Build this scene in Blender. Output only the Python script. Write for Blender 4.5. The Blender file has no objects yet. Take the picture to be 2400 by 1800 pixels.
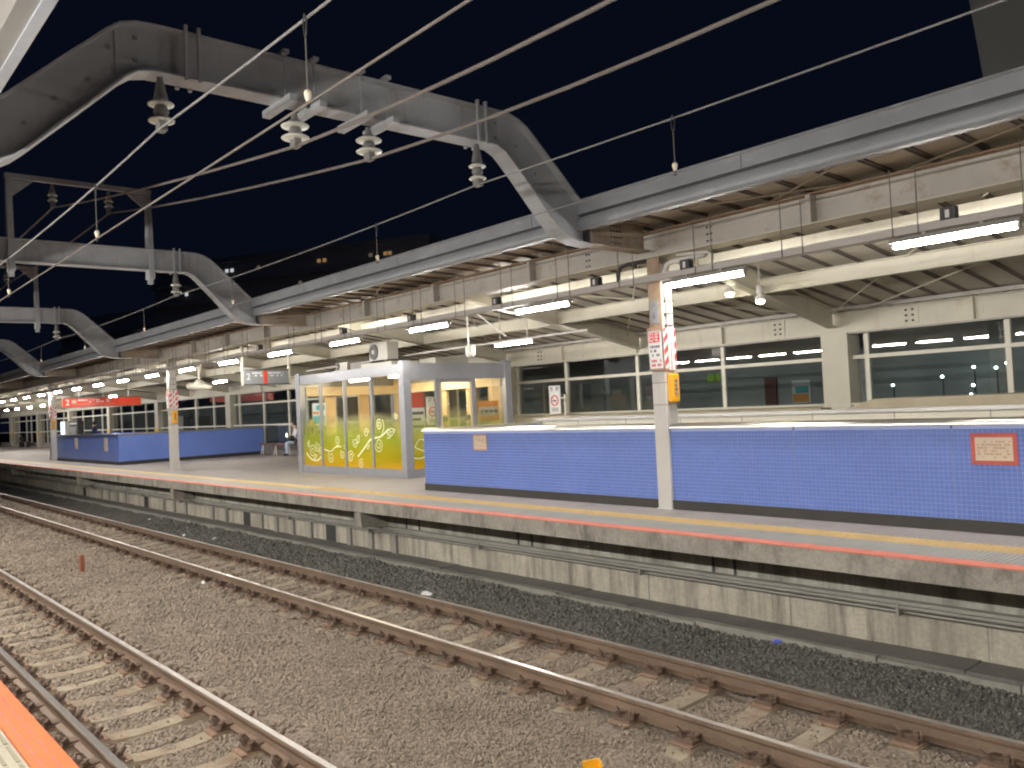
import bpy, math, random
import numpy as np
from mathutils import Vector, Matrix

random.seed(7); rng = np.random.default_rng(11)
C = bpy.context.scene.collection
S = bpy.context.scene

# ---------------------------------------------------------------- camera
CAMZ = 2.65                      # above rail top
Uc = np.array([-510.068-1200, 1031.329-900, 1978.687]); Uc /= np.linalg.norm(Uc)   # along the track (to -X), camera space x right / y down / z forward
Vc = np.array([3484.804-1200, 838.844-900, 1978.687]); Vc /= np.linalg.norm(Vc)    # across the track (+Y)
Wc = -np.cross(-Uc, Vc); Wc = Wc if Wc[1] < 0 else -Wc
RW = np.array([-Uc, Vc, Wc])      # world = RW @ cam
right, up, back = RW @ np.array([1, 0, 0]), RW @ np.array([0, -1, 0]), RW @ np.array([0, 0, -1])
mx = Matrix(((right[0], up[0], back[0], 0), (right[1], up[1], back[1], 0), (right[2], up[2], back[2], CAMZ), (0, 0, 0, 1)))
cd = bpy.data.cameras.new('camera'); cam = bpy.data.objects.new('camera', cd); C.objects.link(cam)
cam.matrix_world = mx
cd.sensor_width = 36; cd.lens = 1978.687 / 2400 * 36; cd.clip_end = 2000; cd.clip_start = 0.05
S.camera = cam

# ---------------------------------------------------------------- night sky
w = bpy.data.worlds.new('World'); S.world = w; w.use_nodes = True
nt = w.node_tree; bg = nt.nodes['Background']
bg.inputs['Color'].default_value = (0.0010, 0.0017, 0.0042, 1); bg.inputs['Strength'].default_value = 1.0
S.view_settings.view_transform = 'Standard'; S.view_settings.look = 'None'
S.view_settings.exposure = 0.95; S.view_settings.gamma = 1
S.render.engine = 'CYCLES'
cy = S.cycles
cy.use_denoising = True
try: cy.denoiser = 'OPENIMAGEDENOISE'
except Exception: pass
cy.use_adaptive_sampling = False
cy.pixel_filter_type = 'BLACKMAN_HARRIS'; cy.filter_width = 2.1
cy.max_bounces = 8; cy.diffuse_bounces = 4; cy.glossy_bounces = 4; cy.transparent_max_bounces = 16
cy.sample_clamp_indirect = 8; cy.caustics_reflective = False; cy.caustics_refractive = False
TUBE = 155.0                      # strength of the fluorescent tubes

# ---------------------------------------------------------------- materials
def M(name, col, rough=.6, var=.18, scale=2.5, metal=0, bump=0, bscale=60, streak=None, spec=.5, fine=0, island=0):
    m = bpy.data.materials.new(name); m.use_nodes = True
    n = m.node_tree.nodes; l = m.node_tree.links; b = n['Principled BSDF']
    b.inputs['Roughness'].default_value = rough; b.inputs['Metallic'].default_value = metal
    b.inputs['Specular IOR Level'].default_value = spec
    g = n.new('ShaderNodeNewGeometry')
    nz = n.new('ShaderNodeTexNoise'); nz.inputs['Scale'].default_value = scale; nz.inputs['Detail'].default_value = 6; nz.inputs['Roughness'].default_value = .65
    l.new(g.outputs['Position'], nz.inputs['Vector'])
    r = n.new('ShaderNodeMapRange'); r.inputs['From Min'].default_value = .3; r.inputs['From Max'].default_value = .7
    r.inputs['To Min'].default_value = 1 - var; r.inputs['To Max'].default_value = 1 + var
    l.new(nz.outputs['Fac'], r.inputs['Value'])
    cur = r.outputs['Result']
    if fine:
        n2 = n.new('ShaderNodeTexNoise'); n2.inputs['Scale'].default_value = scale * 25; n2.inputs['Detail'].default_value = 3
        l.new(g.outputs['Position'], n2.inputs['Vector'])
        r2 = n.new('ShaderNodeMapRange'); r2.inputs['From Min'].default_value = .3; r2.inputs['From Max'].default_value = .7
        r2.inputs['To Min'].default_value = 1 - fine; r2.inputs['To Max'].default_value = 1 + fine
        l.new(n2.outputs['Fac'], r2.inputs['Value'])
        mu = n.new('ShaderNodeMath'); mu.operation = 'MULTIPLY'; l.new(cur, mu.inputs[0]); l.new(r2.outputs['Result'], mu.inputs[1]); cur = mu.outputs[0]
    if island:
        r3 = n.new('ShaderNodeMapRange'); r3.inputs['To Min'].default_value = 1 - island; r3.inputs['To Max'].default_value = 1 + island
        l.new(g.outputs['Random Per Island'], r3.inputs['Value'])
        mu = n.new('ShaderNodeMath'); mu.operation = 'MULTIPLY'; l.new(cur, mu.inputs[0]); l.new(r3.outputs['Result'], mu.inputs[1]); cur = mu.outputs[0]
    mul = n.new('ShaderNodeVectorMath'); mul.operation = 'SCALE'; mul.inputs[0].default_value = col[:3]
    l.new(cur, mul.inputs['Scale']); out = mul.outputs['Vector']
    if streak:
        scol, amount, sx, sz = streak      # stain colour, share, scale sideways, scale vertically
        mp = n.new('ShaderNodeMapping'); mp.inputs['Scale'].default_value = (sx, sx, sz); l.new(g.outputs['Position'], mp.inputs['Vector'])
        n3 = n.new('ShaderNodeTexNoise'); n3.inputs['Scale'].default_value = 1; n3.inputs['Detail'].default_value = 8; n3.inputs['Roughness'].default_value = .7
        l.new(mp.outputs['Vector'], n3.inputs['Vector'])
        cr = n.new('ShaderNodeValToRGB'); cr.color_ramp.elements[0].position = .62 - amount * .4; cr.color_ramp.elements[1].position = .82 - amount * .4
        l.new(n3.outputs['Fac'], cr.inputs['Fac'])
        mix = n.new('ShaderNodeMix'); mix.data_type = 'RGBA'; l.new(cr.outputs['Color'], mix.inputs['Factor'])
        l.new(out, mix.inputs['A']); mix.inputs['B'].default_value = (*scol, 1); out = mix.outputs['Result']
    l.new(out, b.inputs['Base Color'])
    if bump:
        nb = n.new('ShaderNodeTexNoise'); nb.inputs['Scale'].default_value = bscale; nb.inputs['Detail'].default_value = 4; l.new(g.outputs['Position'], nb.inputs['Vector'])
        bp = n.new('ShaderNodeBump'); bp.inputs['Strength'].default_value = bump; bp.inputs['Distance'].default_value = .02
        l.new(nb.outputs['Fac'], bp.inputs['Height']); l.new(bp.outputs['Normal'], b.inputs['Normal'])
    return m

def EM(name, col, strength):
    m = bpy.data.materials.new(name); m.use_nodes = True; n = m.node_tree.nodes
    n.remove(n['Principled BSDF']); e = n.new('ShaderNodeEmission'); e.inputs['Color'].default_value = (*col, 1); e.inputs['Strength'].default_value = strength
    m.node_tree.links.new(e.outputs[0], n['Material Output'].inputs[0]); return m

def GLASS(name, tint, refl=2.0, rough=.015, film=None):
    m = bpy.data.materials.new(name); m.use_nodes = True; n = m.node_tree.nodes; l = m.node_tree.links; n.remove(n['Principled BSDF'])
    t = n.new('ShaderNodeBsdfTransparent'); t.inputs['Color'].default_value = (*tint, 1)
    gl = n.new('ShaderNodeBsdfGlossy'); gl.inputs['Roughness'].default_value = rough
    lw = n.new('ShaderNodeLayerWeight'); lw.inputs['Blend'].default_value = .5
    pw = n.new('ShaderNodeMath'); pw.operation = 'POWER'; pw.inputs[1].default_value = 5; l.new(lw.outputs['Facing'], pw.inputs[0])
    fr = n.new('ShaderNodeMath'); fr.operation = 'MULTIPLY_ADD'; fr.inputs[1].default_value = .96; fr.inputs[2].default_value = .04; l.new(pw.outputs[0], fr.inputs[0])
    mu = n.new('ShaderNodeMath'); mu.operation = 'MULTIPLY'; mu.inputs[1].default_value = refl; mu.use_clamp = True; l.new(fr.outputs[0], mu.inputs[0])
    base = t.outputs[0]
    if film:      # printed film: stops of (height, colour, share)
        g = n.new('ShaderNodeNewGeometry'); sx = n.new('ShaderNodeSeparateXYZ'); l.new(g.outputs['Position'], sx.inputs[0])
        nz = n.new('ShaderNodeTexNoise'); nz.inputs['Scale'].default_value = 1.3; l.new(g.outputs['Position'], nz.inputs['Vector'])
        ad = n.new('ShaderNodeMath'); ad.operation = 'MULTIPLY_ADD'; l.new(nz.outputs['Fac'], ad.inputs[0]); ad.inputs[1].default_value = .35; l.new(sx.outputs['Z'], ad.inputs[2])
        mr = n.new('ShaderNodeMapRange'); mr.inputs['From Min'].default_value = film[0][0] + .175; mr.inputs['From Max'].default_value = film[-1][0] + .175; l.new(ad.outputs[0], mr.inputs['Value'])
        cr = n.new('ShaderNodeValToRGB'); cr2 = n.new('ShaderNodeValToRGB')
        span = film[-1][0] - film[0][0]
        for ramp, idx in ((cr, 1), (cr2, 2)):
            while len(ramp.color_ramp.elements) < len(film): ramp.color_ramp.elements.new(.5)
            for e, f in zip(ramp.color_ramp.elements, film):
                e.position = (f[0] - film[0][0]) / span
                e.color = (*f[1], 1) if idx == 1 else (f[2], f[2], f[2], 1)
            l.new(mr.outputs[0], ramp.inputs['Fac'])
        d = n.new('ShaderNodeBsdfDiffuse'); tl = n.new('ShaderNodeBsdfTranslucent'); l.new(cr.outputs[0], d.inputs[0]); l.new(cr.outputs[0], tl.inputs[0])
        tt = n.new('ShaderNodeBsdfTransparent'); l.new(cr.outputs[0], tt.inputs[0])
        m1 = n.new('ShaderNodeMixShader'); m1.inputs[0].default_value = .5; l.new(d.outputs[0], m1.inputs[1]); l.new(tl.outputs[0], m1.inputs[2])
        m3 = n.new('ShaderNodeMixShader'); m3.inputs[0].default_value = .42; l.new(m1.outputs[0], m3.inputs[1]); l.new(tt.outputs[0], m3.inputs[2])
        m2 = n.new('ShaderNodeMixShader'); l.new(cr2.outputs[0], m2.inputs[0]); l.new(t.outputs[0], m2.inputs[1]); l.new(m3.outputs[0], m2.inputs[2]); base = m2.outputs[0]
    mx_ = n.new('ShaderNodeMixShader'); l.new(mu.outputs[0], mx_.inputs[0]); l.new(base, mx_.inputs[1]); l.new(gl.outputs[0], mx_.inputs[2])
    l.new(mx_.outputs[0], n['Material Output'].inputs[0]); return m

K = {}
K['gantry'] = M('gantry_grey_paint', (.37, .382, .395), .5, .12, 1.6, streak=((.30, .275, .25), .25, 5, .9))
K['fascia'] = M('fascia_grey', (.245, .26, .28), .38, .12, 1.2, streak=((.40, .41, .42), .16, 1.5, 5))
K['nearfascia_dim'] = M('near_fascia_darkened', (.15, .148, .14), .5, .12, 1.2)  # same fascia paint, darkened to offset the tubes close to it
K['rustlight'] = M('rust_flecked_steel', (.44, .38, .31), .7, .15, 3, streak=((.30, .18, .10), .25, 6, 6))
K['roof'] = M('roof_sheet_tan', (.60, .56, .47), .55, .12, .9, streak=((.46, .40, .31), .22, 1.2, 1.2))
K['rib'] = M('roof_seam_dark', (.20, .17, .15), .6, .15)
K['cream'] = M('cream_steel_paint', (.56, .53, .43), .45, .08, 1.2, streak=((.42, .36, .26), .12, 3, .8))
K['beam'] = M('beam_grey_paint', (.46, .44, .40), .5, .10, 1.2, streak=((.30, .22, .15), .20, 3.2, 3.2))
K['rust'] = M('rusty_steel', (.40, .30, .215), .75, .2, 3, streak=((.30, .14, .06), .38, 5, 2.5))
K['white'] = M('white_paint', (.74, .72, .68), .4, .06)
K['sheath'] = M('column_cladding', (.56, .55, .52), .42, .07, 1.5, streak=((.45, .43, .40), .12, 8, .7))
K['lamp'] = M('lamp_housing', (.40, .385, .365), .4, .05)
K['tray'] = M('cable_tray', (.50, .475, .455), .4, .08)
K['dark'] = M('dark_metal', (.045, .045, .048), .5, .15)
K['rod'] = M('hanger_rod', (.16, .145, .13), .5, .1)
K['floor'] = M('platform_paving', (.29, .262, .242), .62, .12, .8, fine=.12, bump=.05, streak=((.17, .15, .14), .25, .8, .8))
K['red'] = M('edge_red_strip', (.72, .22, .14), .55, .12, 6)
K['yellow'] = M('tactile_yellow', (.58, .41, .17), .55, .12, 5)
K['grey_tile'] = M('ribbed_grey_paver', (.33, .325, .29), .5, .12, 6)
K['grey_rib'] = M('paver_ridge', (.40, .395, .36), .5, .1)
K['orange'] = M('orange_edge_tile', (.60, .115, .032), .5, .08, 6)
K['orange_groove'] = M('orange_tile_groove', (.25, .10, .09), .6, .1)
K['beige_tile'] = M('beige_tactile_tile', (.27, .25, .185), .6, .12, 6)
K['beige_bar'] = M('beige_tactile_bar', (.16, .145, .10), .6, .12)
K['edge'] = M('platform_edge_concrete', (.32, .30, .26), .8, .22, 1.8, fine=.15, bump=.3, bscale=25, streak=((.13, .124, .108), .34, 4.5, 1.6))
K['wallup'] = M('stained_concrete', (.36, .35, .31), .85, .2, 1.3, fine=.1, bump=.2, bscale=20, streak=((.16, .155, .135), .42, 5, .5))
K['walllow'] = M('pale_concrete', (.43, .40, .33), .85, .2, 1.2, fine=.12, bump=.2, bscale=20, streak=((.19, .175, .148), .40, 6, .5))
K['trough'] = M('trough_cover_concrete', (.145, .14, .125), .85, .2, 1.8, fine=.15, bump=.3, bscale=30)
K['lip'] = M('trough_lip', (.26, .25, .22), .85, .2, 4)
K['conduit'] = M('conduit_grey', (.27, .26, .235), .6, .15)
K['ballast'] = M('ballast_bed', (.222, .178, .138), .9, .22, 1.0, fine=.45, bump=1.0, bscale=55)
K['stone'] = M('ballast_stone', (.25, .203, .157), .85, .15, .6, island=.27)
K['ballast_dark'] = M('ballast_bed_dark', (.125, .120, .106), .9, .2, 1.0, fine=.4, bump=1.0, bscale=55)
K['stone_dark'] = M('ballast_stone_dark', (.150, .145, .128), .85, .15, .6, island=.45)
K['sleeper'] = M('sleeper_concrete', (.29, .245, .175), .8, .25, 2, fine=.15, bump=.15, streak=((.20, .13, .085), .42, 3, 3))
K['railside'] = M('rail_rust', (.155, .105, .072), .65, .2, 2, fine=.1)
K['railtop'] = M('rail_running_surface', (.74, .70, .65), .30, .08, 2, metal=.9)
K['clip'] = M('rail_fastener', (.125, .082, .058), .75, .2, 8)
K['plate'] = M('tie_plate', (.24, .155, .105), .8, .2, 5)
K['ground'] = M('ground_asphalt', (.05, .05, .05), .9, .2, .2)
K['bluetile'] = M('blue_mosaic_tile', (.128, .212, .58), .30, .06, 1.2, island=.05)
K['grout'] = M('mosaic_grout', (.40, .48, .82), .7, .08)
K['bluewall'] = M('blue_mosaic_far', (.13, .212, .57), .33, .07, 1.5)
K['joint'] = M('joint_sealant', (.22, .29, .58), .6, .1)
K['plinth'] = M('black_plinth', (.036, .033, .028), .45, .2, 3)
K['steel'] = M('brushed_steel', (.58, .565, .53), .30, .05, 4, metal=1)
K['brown'] = M('hood_brown', (.36, .31, .215), .5, .1)
K['alu'] = M('aluminium_frame', (.31, .32, .345), .38, .06, 2, metal=.2)
K['frame'] = M('window_frame_white', (.70, .67, .57), .45, .06)
K['pane'] = GLASS('night_window_glass', (.78, .81, .80), 1.8)
K['clear'] = GLASS('waiting_room_glass', (.97, .98, .97), 1.2)
K['film'] = GLASS('printed_film_glass', (.97, .98, .96), 1.1, film=[(1.25, (.95, .66, .02), .88), (1.5, (.78, .70, .04), .86), (1.95, (.58, .68, .10), .78), (2.3, (.66, .72, .28), .45), (2.62, (.8, .8, .6), .0)])
K['vine'] = M('vine_print', (.80, .82, .50), .5, .05)
K['warmwall'] = M('waiting_room_wall', (.58, .44, .26), .6, .10)
K['warmceil'] = M('waiting_room_ceiling', (.72, .60, .40), .6, .05)
K['porcelain'] = M('insulator_porcelain', (.62, .62, .54), .3, .1)
K['castiron'] = M('insulator_cap', (.17, .165, .16), .6, .2)
K['wire'] = M('messenger_wire', (.25, .245, .24), .5, .08, metal=.1)
K['feeder'] = M('feeder_cable', (.155, .135, .12), .65, .1)
K['ball'] = M('dropper_ball', (.78, .70, .55), .4, .05)
K['signred'] = M('sign_red', (.75, .075, .03), .4, .05)
K['signgrey'] = M('sign_grey', (.27, .285, .295), .4, .05)
K['signwhite'] = M('sign_white', (.80, .80, .79), .45, .03)
K['ink'] = M('sign_ink', (.10, .10, .12), .6, .05)
K['redink'] = M('sign_red_ink', (.68, .06, .06), .5, .05)
K['pinkframe'] = M('notice_red_frame', (.52, .10, .075), .55, .12, 6)
K['paper'] = M('notice_paper', (.62, .53, .41), .7, .07, 5)
K['orangeframe'] = M('notice_orange_frame', (.48, .30, .20), .6, .1)
K['warnyellow'] = M('warning_yellow', (.86, .42, .015), .4, .06)
K['bandyellow'] = M('yellow_band', (.72, .50, .05), .5, .06)
K['ac'] = M('ac_casing', (.36, .35, .31), .45, .06)
K['skin'] = M('skin', (.55, .34, .24), .5, .04)
K['hair'] = M('dark_hair', (.02, .016, .014), .5, .1)
K['cloth_blue'] = M('blue_uniform', (.055, .075, .22), .8, .1)
K['cloth_black'] = M('black_suit', (.018, .018, .022), .8, .1)
K['cloth_jeans'] = M('pale_jeans', (.34, .42, .54), .85, .1)
K['cloth_white'] = M('pale_shirt', (.55, .52, .55), .85, .1)
K['cloth_grey'] = M('grey_jacket', (.10, .11, .12), .85, .1)
K['cloth_ochre'] = M('ochre_jacket', (.50, .30, .07), .85, .1)
K['shoe'] = M('dark_shoes', (.02, .02, .024), .5, .1)
K['litter_white'] = M('crumpled_paper', (.75, .76, .75), .7, .05)
K['litter_blue'] = M('blue_wrapper', (.07, .11, .62), .4, .1)
K['litter_dark'] = M('dark_rag', (.03, .03, .03), .8, .1)
K['postbrown'] = M('marker_post_brown', (.26, .09, .045), .7, .15, 5)
K['bldg'] = M('apartment_wall', (.80, .72, .66), .8, .1, .1)
K['bldg2'] = M('tower_wall', (.40, .395, .36), .8, .08, .1)
K['backdrop'] = M('added_backdrop_wall', (.42, .435, .44), .7, .25, .35)
K['bench'] = M('bench_seat', (.20, .11, .11), .6, .1)
K['dullred'] = M('door_dull_red', (.20, .085, .075), .6, .1)
K['blind'] = M('window_blind', (.30, .295, .28), .8, .15, 1.5)
K['teal'] = M('poster_teal', (.10, .48, .55), .5, .1, 8)
K['posterred'] = M('poster_red', (.70, .12, .08), .5, .08, 6)
K['orangeposter'] = M('poster_orange', (.85, .35, .09), .5, .06, 8)
L_tube = EM('fluorescent_tube', (1.0, .955, .90), TUBE)
L_near = EM('fluorescent_tube_near', (1.0, .95, .88), 132)
L_warm = EM('warm_tube', (1.0, .82, .54), 88)
L_dim = EM('dimmed_tube', (1.0, .95, .88), 22)  # emission turned down so the purlin close by is not overlit
L_high = EM('high_bay_lamp', (1.0, .93, .62), 30)
L_win = [EM('lit_window_cool', (.9, .95, 1.0), .3), EM('lit_window_warm', (1.0, .6, .25), .13), EM('lit_window_dim', (1.0, .8, .55), .05)]
L_street = EM('street_lamp_glow', (.80, 1.0, .95), 14)
L_phone = EM('phone_screen', (.75, 1.0, .85), 3.0)
L_vend = EM('vending_front', (.62, .85, 1.0), 1.3)
L_green = EM('exit_panel', (.45, .75, .10), .14)

# ---------------------------------------------------------------- mesh helpers
def wt(o):       # world position of an object whose ancestors only translate
    v = Vector((0, 0, 0))
    while o is not None: v = v + o.location; o = o.parent
    return v

class MB:
    def __init__(s): s.v = []; s.f = []
    def _add(s, vs, fs):
        o = len(s.v); s.v += [tuple(p) for p in vs]; s.f += [tuple(i + o for i in f) for f in fs]; return s
    def box(s, x0, x1, y0, y1, z0, z1):
        if x0 > x1: x0, x1 = x1, x0
        if y0 > y1: y0, y1 = y1, y0
        if z0 > z1: z0, z1 = z1, z0
        return s._add([(x0,y0,z0),(x1,y0,z0),(x1,y1,z0),(x0,y1,z0),(x0,y0,z1),(x1,y0,z1),(x1,y1,z1),(x0,y1,z1)],
                      [(0,3,2,1),(4,5,6,7),(0,1,5,4),(1,2,6,5),(2,3,7,6),(3,0,4,7)])
    def hexa(s, bottom, top):       # two quads of 4 points
        return s._add(list(bottom) + list(top), [(0,3,2,1),(4,5,6,7),(0,1,5,4),(1,2,6,5),(2,3,7,6),(3,0,4,7)])
    def bar(s, a, b, wd, ht, upv=(0,0,1)):      # rectangular bar between two points
        a, b = Vector(a), Vector(b); d = (b - a).normalized(); sd = d.cross(Vector(upv))
        if sd.length < 1e-4: sd = d.cross(Vector((1, 0, 0)))
        sd.normalize(); u = sd.cross(d).normalized()
        h = lambda p: [p - sd*wd/2 - u*ht/2, p + sd*wd/2 - u*ht/2, p + sd*wd/2 + u*ht/2, p - sd*wd/2 + u*ht/2]
        return s._add(h(a) + h(b), [(0,1,2,3),(7,6,5,4),(0,4,5,1),(1,5,6,2),(2,6,7,3),(3,7,4,0)])
    def tube(s, pts, r, n=8, cap=True):
        pts = [Vector(p) for p in pts]; rs = r if isinstance(r, (list, tuple)) else [r] * len(pts); rings = []
        prev = None
        for i, p in enumerate(pts):
            d = (pts[min(i+1, len(pts)-1)] - pts[max(i-1, 0)]).normalized()
            a = d.cross(Vector((0, 0, 1))) if prev is None else prev - d * prev.dot(d)
            if a.length < 1e-4: a = d.cross(Vector((1, 0, 0)))
            a.normalize(); prev = a; b = d.cross(a)
            rings.append([p + (a*math.cos(2*math.pi*k/n) + b*math.sin(2*math.pi*k/n)) * rs[i] for k in range(n)])
        vs = [q for R in rings for q in R]; fs = []
        for i in range(len(rings)-1):
            for k in range(n): fs.append((i*n+k, i*n+(k+1)%n, (i+1)*n+(k+1)%n, (i+1)*n+k))
        if cap: fs.append(tuple(range(n))[::-1]); fs.append(tuple((len(rings)-1)*n+k for k in range(n)))
        return s._add(vs, fs)
    def lathe(s, prof, cx, cy, n=16):
        vs = []; fs = []
        for r, z in prof: vs += [(cx + r*math.cos(2*math.pi*k/n), cy + r*math.sin(2*math.pi*k/n), z) for k in range(n)]
        m = len(prof)
        for i in range(m-1):
            for k in range(n): fs.append((i*n+k, i*n+(k+1)%n, (i+1)*n+(k+1)%n, (i+1)*n+k))
        fs.append(tuple(range(n))[::-1]); fs.append(tuple((m-1)*n+k for k in range(n)))
        return s._add(vs, fs)
    def extrude_x(s, poly, x0, x1):      # polygon in (y, z)
        n = len(poly)
        vs = [(x0, y, z) for y, z in poly] + [(x1, y, z) for y, z in poly]
        fs = [tuple(range(n)), tuple(range(2*n-1, n-1, -1))] + [(i, i+n, (i+1) % n + n, (i+1) % n) for i in range(n)]
        return s._add(vs, fs)
    def extrude_y(s, poly, y0, y1):      # polygon in (x, z)
        n = len(poly)
        vs = [(x, y0, z) for x, z in poly] + [(x, y1, z) for x, z in poly]
        fs = [tuple(range(n))[::-1], tuple(range(n, 2*n))] + [(i, (i+1) % n, (i+1) % n + n, i+n) for i in range(n)]
        return s._add(vs, fs)
    def ellipsoid(s, c, r, n=12, m=8):
        vs = []; fs = []
        for i in range(m+1):
            t = math.pi*i/m
            vs += [(c[0]+r[0]*math.sin(t)*math.cos(2*math.pi*k/n), c[1]+r[1]*math.sin(t)*math.sin(2*math.pi*k/n), c[2]-r[2]*math.cos(t)) for k in range(n)]
        for i in range(m):
            for k in range(n): fs.append((i*n+k, i*n+(k+1)%n, (i+1)*n+(k+1)%n, (i+1)*n+k))
        return s._add(vs, fs)
    def mesh(s, name, off=(0,0,0)):
        me = bpy.data.meshes.new(name); me.from_pydata([(x-off[0], y-off[1], z-off[2]) for x, y, z in s.v], [], s.f); me.update(); return me
    def build(s, name, mat, parent=None, smooth=False, kind=None, label=None):
        off = tuple(wt(parent)) if parent is not None else (0, 0, 0)
        me = s.mesh(name, off); me.materials.append(mat)
        o = bpy.data.objects.new(name, me); C.objects.link(o)
        if parent is not None: o.parent = parent
        if smooth:
            for p in me.polygons: p.use_smooth = True
        if kind: o['kind'] = kind
        if label: o['label'] = label
        return o

def fix_normals(o):
    import bmesh
    bm = bmesh.new(); bm.from_mesh(o.data); bmesh.ops.recalc_face_normals(bm, faces=bm.faces); bm.to_mesh(o.data); bm.free()

def shade_auto(o, ang=.6):
    import bmesh
    bm = bmesh.new(); bm.from_mesh(o.data)
    for e in bm.edges:
        if len(e.link_faces) == 2 and e.calc_face_angle(0) > ang: e.smooth = False
    bm.to_mesh(o.data); bm.free()

def thing(name, label, cat, loc=(0,0,0), group=None, kind=None):
    o = bpy.data.objects.new(name, None); C.objects.link(o); o.location = loc; o.empty_display_size = .2
    o.matrix_world = Matrix.Translation(loc)
    if kind: o['kind'] = kind
    if label: o['label'] = label
    if cat: o['category'] = cat
    if group: o['group'] = group
    return o
def tag(o, label, cat, group=None):
    o['label'] = label; o['category'] = cat
    if group: o['group'] = group
    return o
def inst(name, me, loc, parent, rot=None):       # a piece that shares its mesh; parent has only a translation
    o = bpy.data.objects.new(name, me); C.objects.link(o)
    o.parent = parent; o.location = Vector(loc) - (wt(parent) if parent else Vector((0,0,0)))
    if rot: o.rotation_euler = rot
    return o
def copy_tree(o, parent=None):
    c = o.copy(); C.objects.link(c); c.parent = parent
    for ch in list(o.children): copy_tree(ch, c)
    return c
def named(me, mat): me.materials.append(mat); return me
def B(x0, x1, y0, y1, z0, z1): return MB().box(x0, x1, y0, y1, z0, z1)

XF = -92.0        # far (picture-left) end of what is built
XN = 5.0          # near end, beyond the right edge of the picture
PZ = 1.09         # platform height
def nums(n): return ['first','second','third','fourth','fifth','sixth','seventh','eighth','ninth','tenth','eleventh','twelfth','thirteenth','fourteenth','fifteenth','sixteenth','seventeenth','eighteenth','nineteenth','twentieth','twenty-first','twenty-second','twenty-third','twenty-fourth','twenty-fifth','twenty-sixth','twenty-seventh','twenty-eighth','twenty-ninth','thirtieth'][n]

# ================================================================= SETTING
g = B(-700, 400, -60, 500, -1.2, -.55).build('ground', K['ground']); g['kind'] = 'structure'

# ---- far platform
pf = thing('platform', None, None, (0, 7.68, 0), kind='structure')
B(XF, XN, 7.86, 17.5, .885, PZ).build('paving_slab', K['floor'], pf)
B(XF, XN, 7.68, 7.858, .885, PZ - .006).build('edge_beam', K['edge'], pf)
mr = MB().box(-.149, .149, 7.668, 7.858, PZ-.004, PZ+.006).mesh('red_edge_tile', (0, 7.68, PZ)); named(mr, K['red'])
mg = MB()
for k in range(6): mg.box(-.149+.05*k, -.149+.05*k+.026, 7.862, 8.352, PZ+.004, PZ+.010)
mg_rib = named(mg.mesh('ridge', (0, 8.1, PZ)), K['grey_rib'])
mgt = named(MB().box(-.149, .149, 7.862, 8.352, PZ-.004, PZ+.005).mesh('grey_paver', (0, 8.1, PZ)), K['grey_tile'])
my = MB().box(-.149, .149, 8.358, 8.70, PZ-.004, PZ+.006)
for i in range(5):
    for j in range(6): my.box(-.13+.06*i-.012+.01, -.13+.06*i+.012+.01, 8.385+.058*j, 8.41+.058*j, PZ+.005, PZ+.011)
my = named(my.mesh('tactile_tile', (0, 8.5, PZ)), K['yellow'])
x = -.15; far_e = {'r': MB(), 'g': MB(), 'y': MB()}
while x > -16.2:
    inst('red_edge_tile', mr, (x, 7.68, PZ), pf); t_ = inst('grey_paver', mgt, (x, 8.1, PZ), pf)
    r_ = bpy.data.objects.new('ridge_set', mg_rib); C.objects.link(r_); r_.parent = t_; r_.location = (0, 0, 0)
    inst('tactile_tile', my, (x, 8.5, PZ), pf); x -= .30
x0 = x + .15
B(XF, x0, 7.668, 7.858, PZ-.004, PZ+.006).build('red_edge_strip', K['red'], pf, kind='stuff')
B(XF, x0, 7.862, 8.352, PZ-.004, PZ+.005).build('grey_paver_strip', K['grey_tile'], pf, kind='stuff')
B(XF, x0, 8.358, 8.70, PZ-.004, PZ+.006).build('tactile_strip', K['yellow'], pf, kind='stuff')
B(0, XN, 7.668, 8.70, PZ-.004, PZ+.005).build('edge_strip', K['grey_tile'], pf)
# wall below, cable runs, brackets
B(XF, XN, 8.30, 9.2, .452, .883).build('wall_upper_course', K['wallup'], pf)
B(XF, XN, 8.38, 9.2, -.5, .45).build('wall_lower_course', K['walllow'], pf)
mb = MB()
for xx in np.arange(-90, 2, 2.02): mb.box(xx-.008, xx+.008, 8.376, 8.3795, -.1, .44)
mb.build('wall_joint', K['wallup'], pf, kind='stuff')
for xx in (-2.1, -2.5, -5.8, -6.1, -9.3, -9.6, -12.2, -12.6):
    B(xx-.015, xx+.015, 8.285, 8.2985, .56, .87).build('drain_strip', K['dark'], pf)
B(XF, XN, 8.20, 8.298, .525, .56).build('cable_duct', K['conduit'], pf)
MB().tube([(XF, 8.26, .49), (XN, 8.26, .49)], .026, 8).build('conduit', K['conduit'], pf)
MB().tube([(XF, 8.33, .425), (XN, 8.33, .425)], .020, 8).build('conduit', K['conduit'], pf)
for xx in np.arange(-60, 1, 3.3): MB().box(xx-.014, xx+.014, 8.225, 8.379, .40, .524).build('duct_bracket', K['conduit'], pf)
for xx in (-13.3, -22.8, -32.2, -43.5):
    MB().extrude_x([(7.72, .883), (8.296, .883), (8.296, .565), (8.15, .565), (7.74, .60)], xx-.11, xx+.11).build('cantilever_bracket', K['edge'], pf)
for xx in (-13.1, -13.92, -14.72, -16.34, -17.15, -17.95, -18.75, -20.8, -21.68, -23.6, -24.5, -25.4, -29, -29.9, -30.8, -31.7, -36, -38, -40):
    B(xx-.075, xx+.075, 8.33, 8.379, -.1, .45).build('wall_post', K['conduit'], pf)
for xx in (-15.5, -19.6, -27.0, -34.0):
    B(xx-.2, xx+.2, 8.372, 8.3795, .03, .44).build('refuge_opening', K['dark'], pf)

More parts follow.
